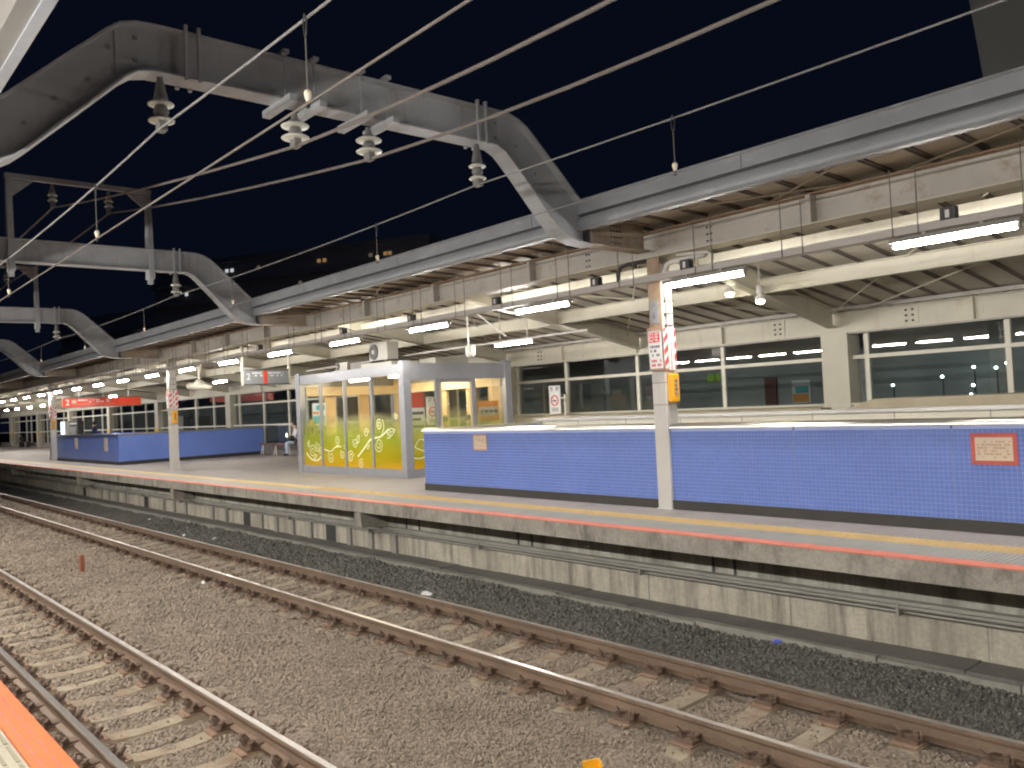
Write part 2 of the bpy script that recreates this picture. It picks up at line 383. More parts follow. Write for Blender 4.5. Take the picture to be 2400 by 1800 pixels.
# ---- trough along the foot of the wall
tr = thing('trough', None, None, (0, 8.2, 0), kind='structure')
mcov = named(MB().box(-.495, .495, 7.985, 8.376, .0, .07).mesh('cover_slab', (0, 8.2, 0)), K['trough'])
x = .3
while x > -42:
    o = inst('cover_slab', mcov, (x, 8.2, random.uniform(-.008, .006)), tr); o.rotation_euler = (random.uniform(-.01, .01), random.uniform(-.006, .006), 0); x -= 1.0
B(XF, x+.5, 7.985, 8.376, .0, .07).build('cover_run', K['trough'], tr)
B(1, XN, 7.985, 8.376, .0, .07).build('cover_run', K['trough'], tr)
mlip = MB(); xx = XF
while xx < XN:
    x2 = xx + random.uniform(.8, 1.6); a = random.uniform(-.01, .01)
    mlip.box(xx, x2-.012, 7.92+a, 7.98, -.16, .055+random.uniform(-.012, .008)); xx = x2
mlip.build('trough_lip', K['lip'], tr, kind='stuff')

# ---- near platform
pn = thing('platform_near', None, None, (0, 0, 0), kind='structure')
B(-60, 8, -6, .60, .885, PZ).build('paving_slab', K['floor'], pn)
B(-60, 8, .60, .975, .885, PZ-.006).build('edge_beam', K['edge'], pn)
B(-60, 8, -.2, .2, -.5, .883).build('wall_course', K['walllow'], pn)
mo = MB().box(-.149, .149, .832, .990, PZ-.004, PZ+.008)
mo = named(mo.mesh('orange_edge_tile', (0, .9, PZ)), K['orange'])
mgr = MB()
for yy in (.868, .925):
    for k in (0, 1): mgr.box(-.125+.14*k, -.125+.14*k+.105, yy, yy+.009, PZ+.007, PZ+.0092)
mgr = named(mgr.mesh('groove_set', (0, .9, PZ)), K['orange_groove'])
mbt = named(MB().box(-.149, .149, .60, .826, PZ-.004, PZ+.006).mesh('beige_tile', (0, .7, PZ)), K['beige_tile'])
mbb = MB()
for yy in (.63, .685, .74, .795): mbb.box(-.13, .13, yy, yy+.016, PZ+.005, PZ+.010)
mbb = named(mbb.mesh('tactile_bar_set', (0, .7, PZ)), K['beige_bar'])
x = 1.0
while x > -14:
    for me, sub, yy, nm, sn in ((mo, mgr, .9, 'orange_edge_tile', 'groove_set'), (mbt, mbb, .7, 'beige_tactile_tile', 'tactile_bar_set')):
        o = inst(nm, me, (x, yy, PZ), pn); q = bpy.data.objects.new(sn, sub); C.objects.link(q); q.parent = o
    x -= .30
B(-60, x+.15, .832, .99, PZ-.004, PZ+.008).build('orange_edge_strip', K['orange'], pn)

# ---- ballast bed and stones
def bal_z(x, y):
    base = np.where(y < 7.0, -.212, -.212 + (np.clip(y, 7.0, 7.9) - 7.0) * .23)
    mid = np.exp(-((y - 4.4) / .9) ** 2) * .035
    nz = .012*np.sin(2.1*x + 1.3*y) + .010*np.sin(5.3*x - 3.1*y + 1) + .008*np.sin(9.7*y + 3.7*x)
    return base + mid + nz
def grid_obj(name, x0, x1, y0, y1, dx, dy, mat):
    nx, ny = int((x1-x0)/dx)+1, int((y1-y0)/dy)+1
    X, Y = np.meshgrid(np.linspace(x0, x1, nx), np.linspace(y0, y1, ny), indexing='ij')
    Z = bal_z(X, Y) + rng.normal(0, .004, X.shape)
    v = np.stack([X, Y, Z], -1).reshape(-1, 3)
    i = np.arange(nx*ny).reshape(nx, ny); f = np.stack([i[:-1,:-1], i[1:,:-1], i[1:,1:], i[:-1,1:]], -1).reshape(-1, 4)
    me = bpy.data.meshes.new(name); me.from_pydata(v.tolist(), [], f.tolist()); me.materials.append(mat)
    o = bpy.data.objects.new(name, me); C.objects.link(o); return o
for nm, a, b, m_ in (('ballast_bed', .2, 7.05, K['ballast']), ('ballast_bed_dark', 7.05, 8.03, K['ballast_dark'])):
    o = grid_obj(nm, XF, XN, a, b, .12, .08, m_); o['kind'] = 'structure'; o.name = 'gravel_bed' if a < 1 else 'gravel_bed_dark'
SLX = [-7.03 + .65*k for k in range(-90, 12)]
RAILY = (1.935, 3.065, 5.66, 6.815)
def stones(name, n, xr, yr, smin, smax, mat, label, keep_sleeper=.035):
    x = rng.uniform(*xr, n); y = rng.uniform(*yr, n)
    d = np.hypot(x, y)
    p = np.stack([x, y, np.full(n, -.2-CAMZ)], 1) @ RW
    u = p[:,0]/np.maximum(p[:,2], .01)*1978.687; vv = p[:,1]/np.maximum(p[:,2], .01)*1978.687
    ok = (p[:,2] > .5) & (np.abs(u) < 1500) & (vv < 1250)
    ok &= rng.uniform(0, 1, n) < np.clip(7.0/d, .22, 1)
    for ry in RAILY: ok &= np.abs(y - ry) > .085
    ns = np.abs((x + 7.03 + .325) % .65 - .325)
    tr_ = (np.abs(y - 2.5) < 1.03) | (np.abs(y - 6.2375) < 1.03)
    ok &= ~((ns < .125) & tr_) | (rng.uniform(0, 1, n) < keep_sleeper)
    x, y, d = x[ok], y[ok], d[ok]; n = len(x)
    sz = rng.uniform(smin, smax, n) * np.clip(d/7.5, 1, 1.9)
    z = bal_z(x, y) + sz*rng.uniform(.1, .7, n)
    ns = np.abs((x + 7.03 + .325) % .65 - .325); tr_ = (np.abs(y - 2.5) < 1.0) | (np.abs(y - 6.2375) < 1.0)
    z = np.where((ns < .12) & tr_, -.165 + sz*.5, z)
    cube = np.array([[-1,-1,-1],[1,-1,-1],[1,1,-1],[-1,1,-1],[-1,-1,1],[1,-1,1],[1,1,1],[-1,1,1]])*.62
    V = cube[None] * (1 + rng.uniform(-.42, .42, (n, 8, 3))) * rng.uniform(.65, 1.3, (n, 1, 3))
    q = rng.normal(size=(n, 4)); q /= np.linalg.norm(q, axis=1, keepdims=True)
    a, b, c_, e = q.T
    Rm = np.stack([np.stack([1-2*(c_*c_+e*e), 2*(b*c_-a*e), 2*(b*e+a*c_)], -1), np.stack([2*(b*c_+a*e), 1-2*(b*b+e*e), 2*(c_*e-a*b)], -1), np.stack([2*(b*e-a*c_), 2*(c_*e+a*b), 1-2*(b*b+c_*c_)], -1)], 1)
    V = np.einsum('nij,nkj->nki', Rm, V) * sz[:, None, None] + np.stack([x, y, z], -1)[:, None]
    F = np.array([(0,3,2,1),(4,5,6,7),(0,1,5,4),(1,2,6,5),(2,3,7,6),(3,0,4,7)])
    F = (F[None] + (np.arange(n)*8)[:, None, None]).reshape(-1, 4)
    me = bpy.data.meshes.new(name); nf = len(F)
    me.vertices.add(n*8); me.vertices.foreach_set('co', V.astype(np.float32).ravel())
    me.loops.add(nf*4); me.loops.foreach_set('vertex_index', F.astype(np.int32).ravel())
    me.polygons.add(nf); me.polygons.foreach_set('loop_start', np.arange(0, nf*4, 4, dtype=np.int32)); me.polygons.foreach_set('loop_total', np.full(nf, 4, dtype=np.int32))
    me.update(calc_edges=True); me.materials.append(mat)
    o = bpy.data.objects.new(name, me); C.objects.link(o); o['kind'] = 'stuff'; tag(o, label, 'gravel'); return o
stones('gravel', 230000, (-24, .3), (1.1, 7.1), .0085, .0175, K['stone'], 'brown track ballast stones lying between and around the rails')
stones('gravel', 120000, (-48, -23.5), (1.1, 7.1), .014, .022, K['stone'], 'brown track ballast stones farther along the two tracks')
stones('gravel', 46000, (-24, .3), (6.88, 7.95), .0075, .0155, K['stone_dark'], 'dark grey ballast stones beside the concrete trough')

# ================================================================= RAILWAY TRACKS
def rail_profile(yc):
    h = [(-.0635,-.150),(.0635,-.150),(.0635,-.138),(.012,-.122),(.008,-.060),(.010,-.046),(.0325,-.036),(.0325,-.006),(.027,-.001),(-.027,-.001),(-.0325,-.006),(-.0325,-.036),(-.010,-.046),(-.008,-.060),(-.012,-.122),(-.0635,-.138)]
    return [(yc+y, z) for y, z in h]
def fastener_mesh():
    m = MB(); m.box(-.07, .07, -.02, .075, -.158, -.128)           # shoulder block
    m.box(-.05, .05, -.055, .03, -.130, -.112)                       # spring leaf
    m.tube([(-.045, .03, -.13), (-.045, .03, -.062)], .017, 6); m.tube([(.048, .035, -.13), (.048, .035, -.085)], .015, 6)
    m.box(-.068, -.022, .008, .052, -.10, -.085)
    m.tube([(.02, .06, -.12), (.03, .08, -.065), (.06, .065, -.048), (.082, .03, -.065), (.075, .0, -.115)], .011, 5)
    m.tube([(-.085, .05, -.12), (-.092, .058, -.07), (-.075, .03, -.06)], .010, 5)
    return m
fm = named(fastener_mesh().mesh('fastener', (0, 0, 0)), K['clip'])
pm = named(MB().box(-.085, .085, -.035, .125, -.172, -.157).mesh('tie_plate'), K['plate'])
def sleeper_mesh(yc):
    m = MB(); ys = [-1.0, -.93, -.72, -.40, -.25, 0, .25, .40, .72, .93, 1.0]; zt = [-.245, -.215, -.174, -.172, -.194, -.205, -.194, -.172, -.174, -.215, -.245]
    wt = [.10, .11, .115, .115, .10, .095, .10, .115, .115, .11, .10]
    n = len(ys); vs = []; fs = []
    for y_, z_, w_ in zip(ys, zt, wt): vs += [(-w_-.03, yc+y_, -.34), (w_+.03, yc+y_, -.34), (w_, yc+y_, z_), (-w_, yc+y_, z_)]
    for i in range(n-1):
        a = i*4; b = a+4
        for k in range(4): fs.append((a+k, a+(k+1) % 4, b+(k+1) % 4, b+k))
    fs += [(3,2,1,0), ((n-1)*4, (n-1)*4+1, (n-1)*4+2, (n-1)*4+3)]
    return m._add(vs, fs)
def track(ya, yb, label):
    yc = (ya+yb)/2
    t = thing('railway_track', label, 'track', (0, yc, 0), 'railway tracks')
    for yr in (ya, yb):
        r = MB().extrude_x(rail_profile(yr), XF-60, XN).build('rail', K['railside'], t); fix_normals(r)
        B(XF-60, XN, yr-.0265, yr+.0265, -.0012, .0006).build('running_surface', K['railtop'], r)
    sm = sleeper_mesh(0); sm = named(sm.mesh('sleeper'), K['sleeper'])
    for xs in SLX:
        if xs > 2 or xs < -62: continue
        s = inst('sleeper', sm, (xs + random.uniform(-.012, .012), yc, random.uniform(-.004, .004)), t)
        s.rotation_euler = (0, 0, random.uniform(-.008, .008))
        if xs > -34:
            for yr in (ya, yb):
                for sg in (-1, 1):
                    for me, nm in ((pm, 'tie_plate'), (fm, 'fastener')):
                        if xs < -20 and nm == 'tie_plate': continue
                        q = bpy.data.objects.new(nm, me); C.objects.link(q); q.parent = s
                        q.location = (0, yr - yc + sg*.082, 0); q.scale = (1.25, 1.2, 1.0) if nm == 'tie_plate' else (1.3, 1.3, 1.0); q.rotation_euler = (0, 0, 0 if sg > 0 else math.pi)
    return t
track(RAILY[0], RAILY[1], 'nearer track with rusty rails on concrete sleepers beside the orange platform edge')
track(RAILY[2], RAILY[3], 'farther track with rusty rails on concrete sleepers below the opposite platform')

# ================================================================= CATENARY GANTRIES
GX = [-7.75, -17.96, -28.2, -38.4, -48.6, -58.8]
def arc_pts():
    top = [(4.55, 6.19), (6.5, 6.19), (6.70, 6.187), (6.86, 6.165), (7.0, 6.10), (7.13, 6.0), (7.3, 5.845), (8.03, 5.19), (8.16, 5.16)]
    bot = [(4.55, 5.793), (6.42, 5.793), (6.56, 5.788), (6.66, 5.75), (6.76, 5.665), (7.0, 5.43), (7.43, 4.975), (7.55, 4.87), (7.70, 4.79), (7.9, 4.74), (8.16, 4.72)]
    return top, bot
def gantry(gx, frame, idx):
    labs = ['nearest grey steel portal gantry arching over both tracks with four insulators', 'second grey portal gantry with an upright insulator frame standing on its beam', 'third portal gantry from the front, half hidden by the wires at picture left', 'fourth portal gantry down the line just above the far roof edge', 'fifth small portal gantry far down the line', 'farthest portal gantry at the very edge of the picture']
    t = thing('catenary_gantry', labs[idx], 'gantry', (gx, 4.55, 4.7), 'portal gantries over the tracks')
    top, bot = arc_pts()
    T = [(.94, 5.15), (1.10, 5.155), (1.25, 5.20), (1.385, 5.30), (1.9, 5.785), (2.126, 5.99), (2.2, 6.06), (2.30, 6.135), (2.453, 6.182), (2.65, 6.19)] + top
    Bt = [(.94, 4.72), (1.15, 4.73), (1.28, 4.755), (1.40, 4.81), (1.51, 4.90), (2.1, 5.47), (2.34, 5.705), (2.44, 5.77), (2.56, 5.79), (2.7, 5.793)] + bot
    # resample both to the same count
    def rs(P_, n):
        P_ = np.array(P_); d = np.r_[0, np.cumsum(np.hypot(*np.diff(P_, axis=0).T))]; s = np.linspace(0, d[-1], n)
        return np.stack([np.interp(s, d, P_[:,0]), np.interp(s, d, P_[:,1])], 1)
    n = 61; T2, B2 = rs(T, n), rs(Bt, n)
    for k, nm in (('web', None),):
        m = MB(); vs = []; fs = []
        for (ya, za), (yb, zb) in zip(T2, B2): vs += [(gx-.012, ya, za), (gx+.012, ya, za), (gx+.012, yb, zb), (gx-.012, yb, zb)]
        for i in range(n-1):
            for q in range(4): fs.append((i*4+q, i*4+(q+1) % 4, i*4+4+(q+1) % 4, i*4+4+q))
        fs += [(0,1,2,3), tuple((n-1)*4+q for q in (3,2,1,0))]
        o = m._add(vs, fs).build('web', K['gantry'], t); fix_normals(o)
    for nm, P2, sgn in (('top_flange', rs(T, 61), 1), ('bottom_flange', rs(Bt, 61), -1)):
        m = MB(); vs = []; fs = []
        for i, (y_, z_) in enumerate(P2):
            a = P2[max(i-1, 0)]; b = P2[min(i+1, n-1)]; d = (b-a)/np.hypot(*(b-a)); nn = np.array([-d[1], d[0]])*sgn*.018
            vs += [(gx-.125, y_, z_), (gx+.125, y_, z_), (gx+.125, y_+nn[0], z_+nn[1]), (gx-.125, y_+nn[0], z_+nn[1])]
        for i in range(n-1):
            for q in range(4): fs.append((i*4+q, i*4+(q+1) % 4, i*4+4+(q+1) % 4, i*4+4+q))
        fs += [(0,1,2,3), tuple((n-1)*4+q for q in (3,2,1,0))]
        o = m._add(vs, fs).build(nm, K['gantry'], t); fix_normals(o)
    for yy in (2.92, 6.33):       # clamped channels
        for dx in (.128, -.128):
            MB().box(gx+dx-.02, gx+dx+.02, yy-.075, yy-.045, 5.75, 6.26).box(gx+dx-.02, gx+dx+.02, yy+.045, yy+.075, 5.75, 6.26).build('clamp_channel', K['gantry'], t)
    for yy in (2.33, 6.74): MB().bar((gx+.02, yy, 5.70), (gx+.02, 9.1-yy if False else yy + (.0), 6.17), .014, .11, (0,1,0)).build('corner_stiffener', K['gantry'], t)
    for sy in (.96, 8.08): B(gx-.125, gx+.125, sy-.012, sy+.012, 4.73, 5.15).build('end_plate', K['dark'], t)
    for yy, zz in ((1.55, 5.15), (1.78, 5.40), (2.05, 5.62), (2.22, 5.95), (2.45, 5.88), (2.45, 6.08), (6.62, 5.90), (6.62, 6.08), (6.95, 5.85), (7.25, 5.55)):
        B(gx+.0125, gx+.026, yy-.016, yy+.016, zz-.016, zz+.016).build('bolt', K['wire'], t)
    # bracket beam out to the column line
    m = MB().box(gx-.012, gx+.012, 8.165, 9.30, 4.735, 5.085); o = m.build('bracket_web', K['rustlight'], t)
    MB().box(gx-.125, gx+.125, 8.165, 9.30, 5.087, 5.103).build('bracket_flange', K['rustlight'], t); MB().box(gx-.125, gx+.125, 8.165, 9.30, 4.717, 4.733).build('bracket_flange', K['rustlight'], t)
    for yy in (8.62, 8.68, 8.74, 8.80):
        for zz in (4.80, 4.88, 4.96, 5.03): B(gx+.0125, gx+.026, yy-.009, yy+.009, zz-.009, zz+.009).build('bolt', K['dark'], t)
    def insulator(yy, ztop, zs, r, zend):
        i = MB().tube([(gx, yy, ztop), (gx, yy, ztop-.10), (gx, yy, zs[0]+.045)], [.028, .045, .065], 10).build('insulator', K['castiron'], t)
        prev = None
        for z_ in zs: MB().lathe([(.03, z_+.04), (.05, z_+.028), (r*.75, z_+.014), (r, z_-.006), (r*.97, z_-.016), (r*.6, z_-.012), (.05, z_-.02)], gx, yy, 18).build('porcelain_disc', K['porcelain'], i, True)
        for a, b in zip(zs[:-1], zs[1:]): MB().lathe([(.05, a-.02), (.07, (a+b)/2), (.055, b+.035)], gx, yy, 12).build('cap', K['castiron'], i, True)
        MB().box(gx-.055, gx+.055, yy-.035, yy+.035, zend-.02, zs[-1]-.018).build('wire_clamp', K['castiron'], i)
    insulator(2.66, 5.775, (5.535, 5.385), .115, 5.30); insulator(6.33, 5.775, (5.515, 5.37), .105, 5.29)
    if not frame:
        for yy in (3.98, 4.84):
            B(gx-.31, gx+.31, yy-.20, yy-.12, 5.705, 5.772).build('crossbar', K['gantry'], t); B(gx-.31, gx+.31, yy+.12, yy+.20, 5.705, 5.772).build('crossbar', K['gantry'], t)
            for dy in (-.16, .16):
                for dx in (-.14, .14):
                    MB().tube([(gx+dx, yy+dy, 5.70), (gx+dx, yy+dy, 6.26)], .009, 6).build('tie_bolt', K['gantry'], t)
                MB().box(gx-.2, gx+.2, yy+dy-.03, yy+dy+.03, 6.212, 6.25).build('top_clip', K['gantry'], t)
            insulator(yy, 5.705, (5.575, 5.455), .14, 5.37)
    else:
        for yy, s in ((3.3, 1), (5.82, -1)):
            MB().hexa([(gx-.13,yy-.055,5.60),(gx+.13,yy-.055,5.60),(gx+.13,yy+.055,5.60),(gx-.13,yy+.055,5.60)], [(gx-.05,yy-.045,7.42),(gx+.05,yy-.045,7.42),(gx+.05,yy+.045,7.42),(gx-.05,yy+.045,7.42)]).build('upright', K['gantry'], t)
            MB().extrude_x([(yy+.05*s, 7.33), (yy+.40*s, 7.33), (yy+.05*s, 7.02)], gx-.02, gx+.02).build('knee_plate', K['gantry'], t)
            B(gx-.03, gx+.03, yy-.05, yy+.05, 5.50, 5.60).build('foot_clip', K['gantry'], t)
        B(gx-.05, gx+.05, 3.24, 5.88, 7.36, 7.45).build('crossbeam', K['gantry'], t)
        for yy in (4.04, 5.06): insulator(yy, 7.335, (7.13, 7.03), .085, 6.90)
    return t
for i, gx in enumerate(GX): gantry(gx, i > 0, i)

# ---- wires
def sag_line(pts, depth, n=10):      # pts: support points; sag between
    out = []
    for a, b in zip(pts[:-1], pts[1:]):
        a, b = np.array(a), np.array(b)
        for k in range(n):
            u = k/n; p = a + (b-a)*u; p[2] -= depth*4*u*(1-u); out.append(tuple(p))
    out.append(tuple(pts[-1])); return out
def wire(name, pts, r, mat, label, cat='wire'):
    o = MB().tube(pts, r, 8).build(name, mat, None, True); tag(o, label, cat, 'overhead wires'); return o
GXW = [2.45] + GX + [-69, -79, -89]
mess_n = [(x, 2.62, 5.285) for x in GXW]; mess_f = [(x, 6.31, 5.285) for x in GXW]
wire('messenger_wire', sag_line(mess_n, .085), .0095, K['wire'], 'pale catenary wire of the nearer track hung from the outer insulator')
wire('messenger_wire', sag_line(mess_f, .06), .0085, K['wire'], 'pale catenary wire of the farther track running down to the roof edge')
wire('contact_wire', [(XN, 2.56, 4.62), (XF, 2.56, 4.62)], .0085, K['feeder'], 'brownish contact wire of the nearer track below its catenary wire')
wire('contact_wire', [(XN, 6.23, 4.697), (XF, 6.23, 4.697)], .006, K['wire'], 'bright contact wire of the farther track along the roof fascia')
for yy, lab in ((3.98, 'thick brown feeder cable held by the big insulator nearer the camera'), (4.84, 'thick brown feeder cable held by the big insulator nearer the far platform')):
    y2 = 4.04 if yy < 4.4 else 5.06
    pts = [(2.45, yy, 5.37), (-7.75, yy, 5.365)] + [(x, y2, 6.89) for x in GX[1:4]] + [(-60, y2, 6.4)]
    wire('feeder_cable', sag_line(pts[:2], .22) [:-1] + sag_line(pts[1:], .06), .0165, K['feeder'], lab, 'cable')
def dropper(x, y, ztop, zb, lab):
    t = thing('dropper', lab, 'dropper', (x, y, zb), 'droppers under the catenary wires')
    MB().tube([(x, y, ztop+.02), (x+.022, y, ztop-.03), (x+.012, y, ztop-.11), (x, y, ztop-.14), (x-.012, y, ztop-.11), (x-.022, y, ztop-.03), (x, y, ztop+.02)], .006, 5).build('hook', K['dark'], t)
    MB().tube([(x, y, ztop-.14), (x, y, zb+.09)], .0045, 5).build('rod', K['rod'], t)
    MB().lathe([(.012, zb+.03), (.02, zb+.06), (.026, zb+.085), (.018, zb+.105), (.006, zb+.11)], x, y, 10).build('ball', K['ball'], t, True)
    MB().box(x-.012, x+.012, y-.008, y+.008, zb-.01, zb+.032).build('clip', K['dark'], t)
pos = ['nearest the camera', 'second from the camera', 'third from the camera', 'fourth from the camera', 'fifth from the camera', 'sixth from the camera']
for i, x in enumerate((-4.85, -9.65, -14.3)): dropper(x, 2.59, 5.215 if i else 5.205, 4.62, 'short dropper with pale ball on the nearer catenary wire, ' + pos[i])
for i, x in enumerate((-4.8, -9.95, -14.9, -19.9, -24.9, -30.0)): dropper(x, 6.27, 5.235 if i else 5.23, 4.70, 'short dropper with white ball on the farther catenary wire, ' + pos[i])

# ================================================================= FAR ROOF
rf = thing('platform_roof', 'long sloping station roof with tan sheets, grey fascia and cream beams', 'roof', (-20, 9.45, 4.6))
YB = 15.8
def roof_z(y): return 5.14 - (y-8.1)*.03 if y < 9.45 else 5.10 - (y-9.45)*.142
m = MB()
prof = [(8.12, roof_z(8.12)), (9.45, roof_z(9.45)), (16.3, roof_z(16.3))]
o = MB().extrude_x(prof + [(y, z+.05) for y, z in prof[::-1]], XF, XN).build('roof_sheet', K['roof'], rf); fix_normals(o)
rp = [(8.13, roof_z(8.13)-.001), (9.45, roof_z(9.45)-.001), (16.0, roof_z(16.0)-.001)]
def ribmesh(off, wd, dp):
    mm = MB()
    for (ya, za), (yb, zb) in zip(rp[:-1], rp[1:]):
        mm._add([(off-wd/2,ya,za),(off+wd/2,ya,za),(off+wd/2,ya,za-dp),(off-wd/2,ya,za-dp),(off-wd/2,yb,zb),(off+wd/2,yb,zb),(off+wd/2,yb,zb-dp),(off-wd/2,yb,zb-dp)],
                [(0,1,2,3),(7,6,5,4),(0,4,5,1),(1,5,6,2),(2,6,7,3),(3,7,4,0)])
    return mm
rm = ribmesh(-.03, .016, .022); tmp = ribmesh(.03, .016, .022); rm._add(tmp.v, tmp.f); tmp = ribmesh(0, .076, .008); rm._add(tmp.v, tmp.f)
rme = named(rm.mesh('rib', (0, 9.45, 4.6)), K['rib'])
x = 3.7
while x > -52: inst('rib', rme, (x, 9.45, 4.6), rf); x -= .5
rest = MB()
while x > XF: t2 = ribmesh(x, .09, .03); rest._add(t2.v, t2.f); x -= .5
rest.build('rib_run', K['rib'], rf, kind='stuff')
# fascia and gutter
B(XF, XN, 7.955, 8.11, 5.10, 5.275).build('fascia_upper', K['fascia'], rf)
o = MB().extrude_x([(8.115, 4.905), (8.115, 5.075)] + [(8.0 - .03*math.sin(q), 4.99 + .085*math.cos(q)) for q in np.linspace(0, math.pi, 9)], XF, XN).build('gutter', K['fascia'], rf, True); fix_normals(o); shade_auto(o)
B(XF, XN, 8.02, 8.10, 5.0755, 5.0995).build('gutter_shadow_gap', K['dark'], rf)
B(XF, XN, 7.95, 8.0, 4.888, 4.903).build('gutter_lip', K['wire'], rf)
B(XF, XN, 7.94, 8.13, 5.276, 5.288).build('fascia_cap', K['fascia'], rf)
for xx in np.arange(-46, 3, 3.4): B(xx-.004, xx+.004, 7.9525, 7.9548, 5.101, 5.274).build('fascia_joint', K['dark'], rf)
# longitudinal girder
B(XF, XN, 9.443, 9.457, 4.648, 4.985).build('girder_web', K['beam'], rf)
B(XF, XN, 9.30, 9.60, 4.986, 5.004).build('girder_flange', K['rust'], rf)
B(XF, XN, 9.30, 9.60, 4.628, 4.647).build('girder_flange', K['cream'], rf)
for xx in [-.25, -2.7, -5.2, -10.2, -12.9, -15.4, -20.3, -22.8, -25.3, -30.5, -33, -35.5]:
    B(xx-.03, xx+.03, 9.305, 9.442, 4.649, 4.985).build('girder_stiffener', K['beam'], rf)
for xx in (-6.75, -9.0, -18.9, -29.2):
    for k in range(3):
        for j in (0, 1): B(xx+.06*j-.012, xx+.06*j+.012, 9.428, 9.4425, 4.72+.09*k-.012, 4.72+.09*k+.012).build('bolt', K['dark'], rf)
# purlins
B(XF, XN, 10.52, 10.60, 4.60, 4.75).build('purlin', K['cream'], rf)
B(XF, XN, 10.50, 10.66, 4.585, 4.599).build('purlin', K['cream'], rf)
B(XF, XN, 12.495, 12.51, 4.325, 4.545).build('purlin', K['cream'], rf); B(XF, XN, 12.43, 12.58, 4.31, 4.324).build('purlin_flange', K['cream'], rf); B(XF, XN, 12.43, 12.58, 4.546, 4.56).build('purlin_flange', K['cream'], rf)
B(XF, XN, 15.42, 15.52, 4.155, 4.225).build('purlin', K['beam'], rf)
# rafters, front end a little nearer than the back end
RX = [-3.4 - 4.92*k for k in range(0, 15)]
for xr in RX:
    x1, x2 = xr + .70, xr
    m = MB(); vs = []
    for (xa, ya, zt, zb) in ((x1, 9.62, roof_z(9.62)-.055, 4.70), (x1+(x2-x1)*.5, 12.6, roof_z(12.6)-.055, 4.30), (x2, 15.55, roof_z(15.55)-.055, 3.86)):
        vs.append((xa, ya, zt, zb))
    for nm, hw, pick in (('rafter_web', .010, 0), ('rafter_flange', .10, 1), ('rafter_flange', .10, 2)):
        m = MB()
        for a, b in zip(vs[:-1], vs[1:]):
            q = lambda p: (p[3], p[2]) if pick == 0 else ((p[3]-.014, p[3]-.0005) if pick == 1 else (p[2]+.0005, p[2]+.013))
            (a0, a1), (b0, b1) = q(a), q(b)
            m.hexa([(a[0]-hw,a[1],a0),(a[0]+hw,a[1],a0),(b[0]+hw,b[1],b0),(b[0]-hw,b[1],b0)], [(a[0]-hw,a[1],a1),(a[0]+hw,a[1],a1),(b[0]+hw,b[1],b1),(b[0]-hw,b[1],b1)])
        m.build(nm, K['cream'], rf)
for a, b in (((-3.6, 12.4, 4.50), (-7.7, 15.5, 4.13)), ((-2.0, 10.7, 4.7), (-3.6, 12.4, 4.50)), ((-8.6, 15.4, 4.14), (-12.6, 9.7, 4.95)), ((-8.2, 15.3, 4.1), (-2.8, 9.7, 4.98)), ((-13.4, 15.3, 4.12), (-8.2, 9.8, 4.95)), ((-4.2, 8.3, 4.98), (-5.8, 9.4, 5.02)), ((-6.6, 8.3, 4.95), (-4.6, 9.4, 5.02)), ((-2.2, 8.4, 4.98), (-4.0, 9.35, 5.02)), ((-13.0, 8.3, 4.96), (-15.2, 9.4, 5.02)), ((-18.3, 15.3, 4.1), (-13.0, 9.8, 4.95))):
    MB().tube([a, b], .013, 6).build('brace_rod', K['cream'], rf)

# ---- cable tray with hanger rods
ct = thing('cable_tray', 'long grey lighting tray hung from the roof girder by thin rods', 'tray', (-20, 9.16, 4.25))
B(XF, XN, 9.085, 9.235, 4.262, 4.275).build('tray_base', K['tray'], ct); B(XF, XN, 9.083, 9.093, 4.2755, 4.335).build('tray_side', K['tray'], ct); B(XF, XN, 9.227, 9.237, 4.2755, 4.335).build('tray_side', K['tray'], ct)
MB().tube([(XF, 9.29, 4.37), (XN, 9.29, 4.37)], .018, 6).build('conduit', K['white'], ct)
rodm = named(MB().tube([(0, 9.075, 4.25), (0, 9.075, 4.99)], .0065, 5).mesh('hanger_rod', (0, 9.16, 4.25)), K['rod'])
x = -1.3
while x > -48:
    inst('hanger_rod', rodm, (x, 9.16, 4.25), ct); inst('hanger_rod', rodm, (x-.27, 9.16, 4.25), ct); x -= 1.27 if int(x*10) % 2 else 1.33
for x in (-3.55, -6.9, -8.55, -10.85, -13.4, -16.0, -20.2): 
    B(x-.075, x+.075, 9.10, 9.20, 4.337, 4.47).build('junction_box', K['dark'], ct); B(x-.02, x+.02, 9.093, 9.0995, 4.36, 4.44).build('cover_label', K['white'], ct)

# ---- fluorescent lights
def tube_light(x, y, z, label, group, L=1.2, mat=None, body=True):
    t = thing('fluorescent_light', label, 'light', (x, y, z), group)
    if body:
        MB().extrude_x([(y-.07, z+.035), (y+.07, z+.035), (y+.035, z+.085), (y-.035, z+.085)], x-L/2-.04, x+L/2+.04).build('housing', K['lamp'], t)
        MB().box(x-L/2-.03, x-L/2, y-.03, y+.03, z-.02, z+.036).build('lamp_holder', K['lamp'], t); MB().box(x+L/2, x+L/2+.03, y-.03, y+.03, z-.02, z+.036).build('lamp_holder', K['lamp'], t)
    MB().tube([(x-L/2+.001, y, z), (x+L/2-.001, y, z)], .022, 8, cap=False).build('tube', mat or L_tube, t)
    return t
FR = [-3.52 - 3.1*k for k in range(-2, 28)]
for i, x in enumerate(FR):
    if x > -2.5: lab = 'tray light outside the right picture edge, %s one' % ('nearer', 'farther')[i]
    else: lab = 'lit tray light, %s from the right in the front row' % nums(i-2 if i >= 2 else 0)
    t = tube_light(x, 9.13, 4.15, lab, 'tube lights of the front row')
    MB().box(x-.3, x-.26, 9.11, 9.15, 4.236, 4.261).build('bracket', K['tray'], t); MB().box(x+.26, x+.3, 9.11, 9.15, 4.236, 4.261).build('bracket', K['tray'], t)
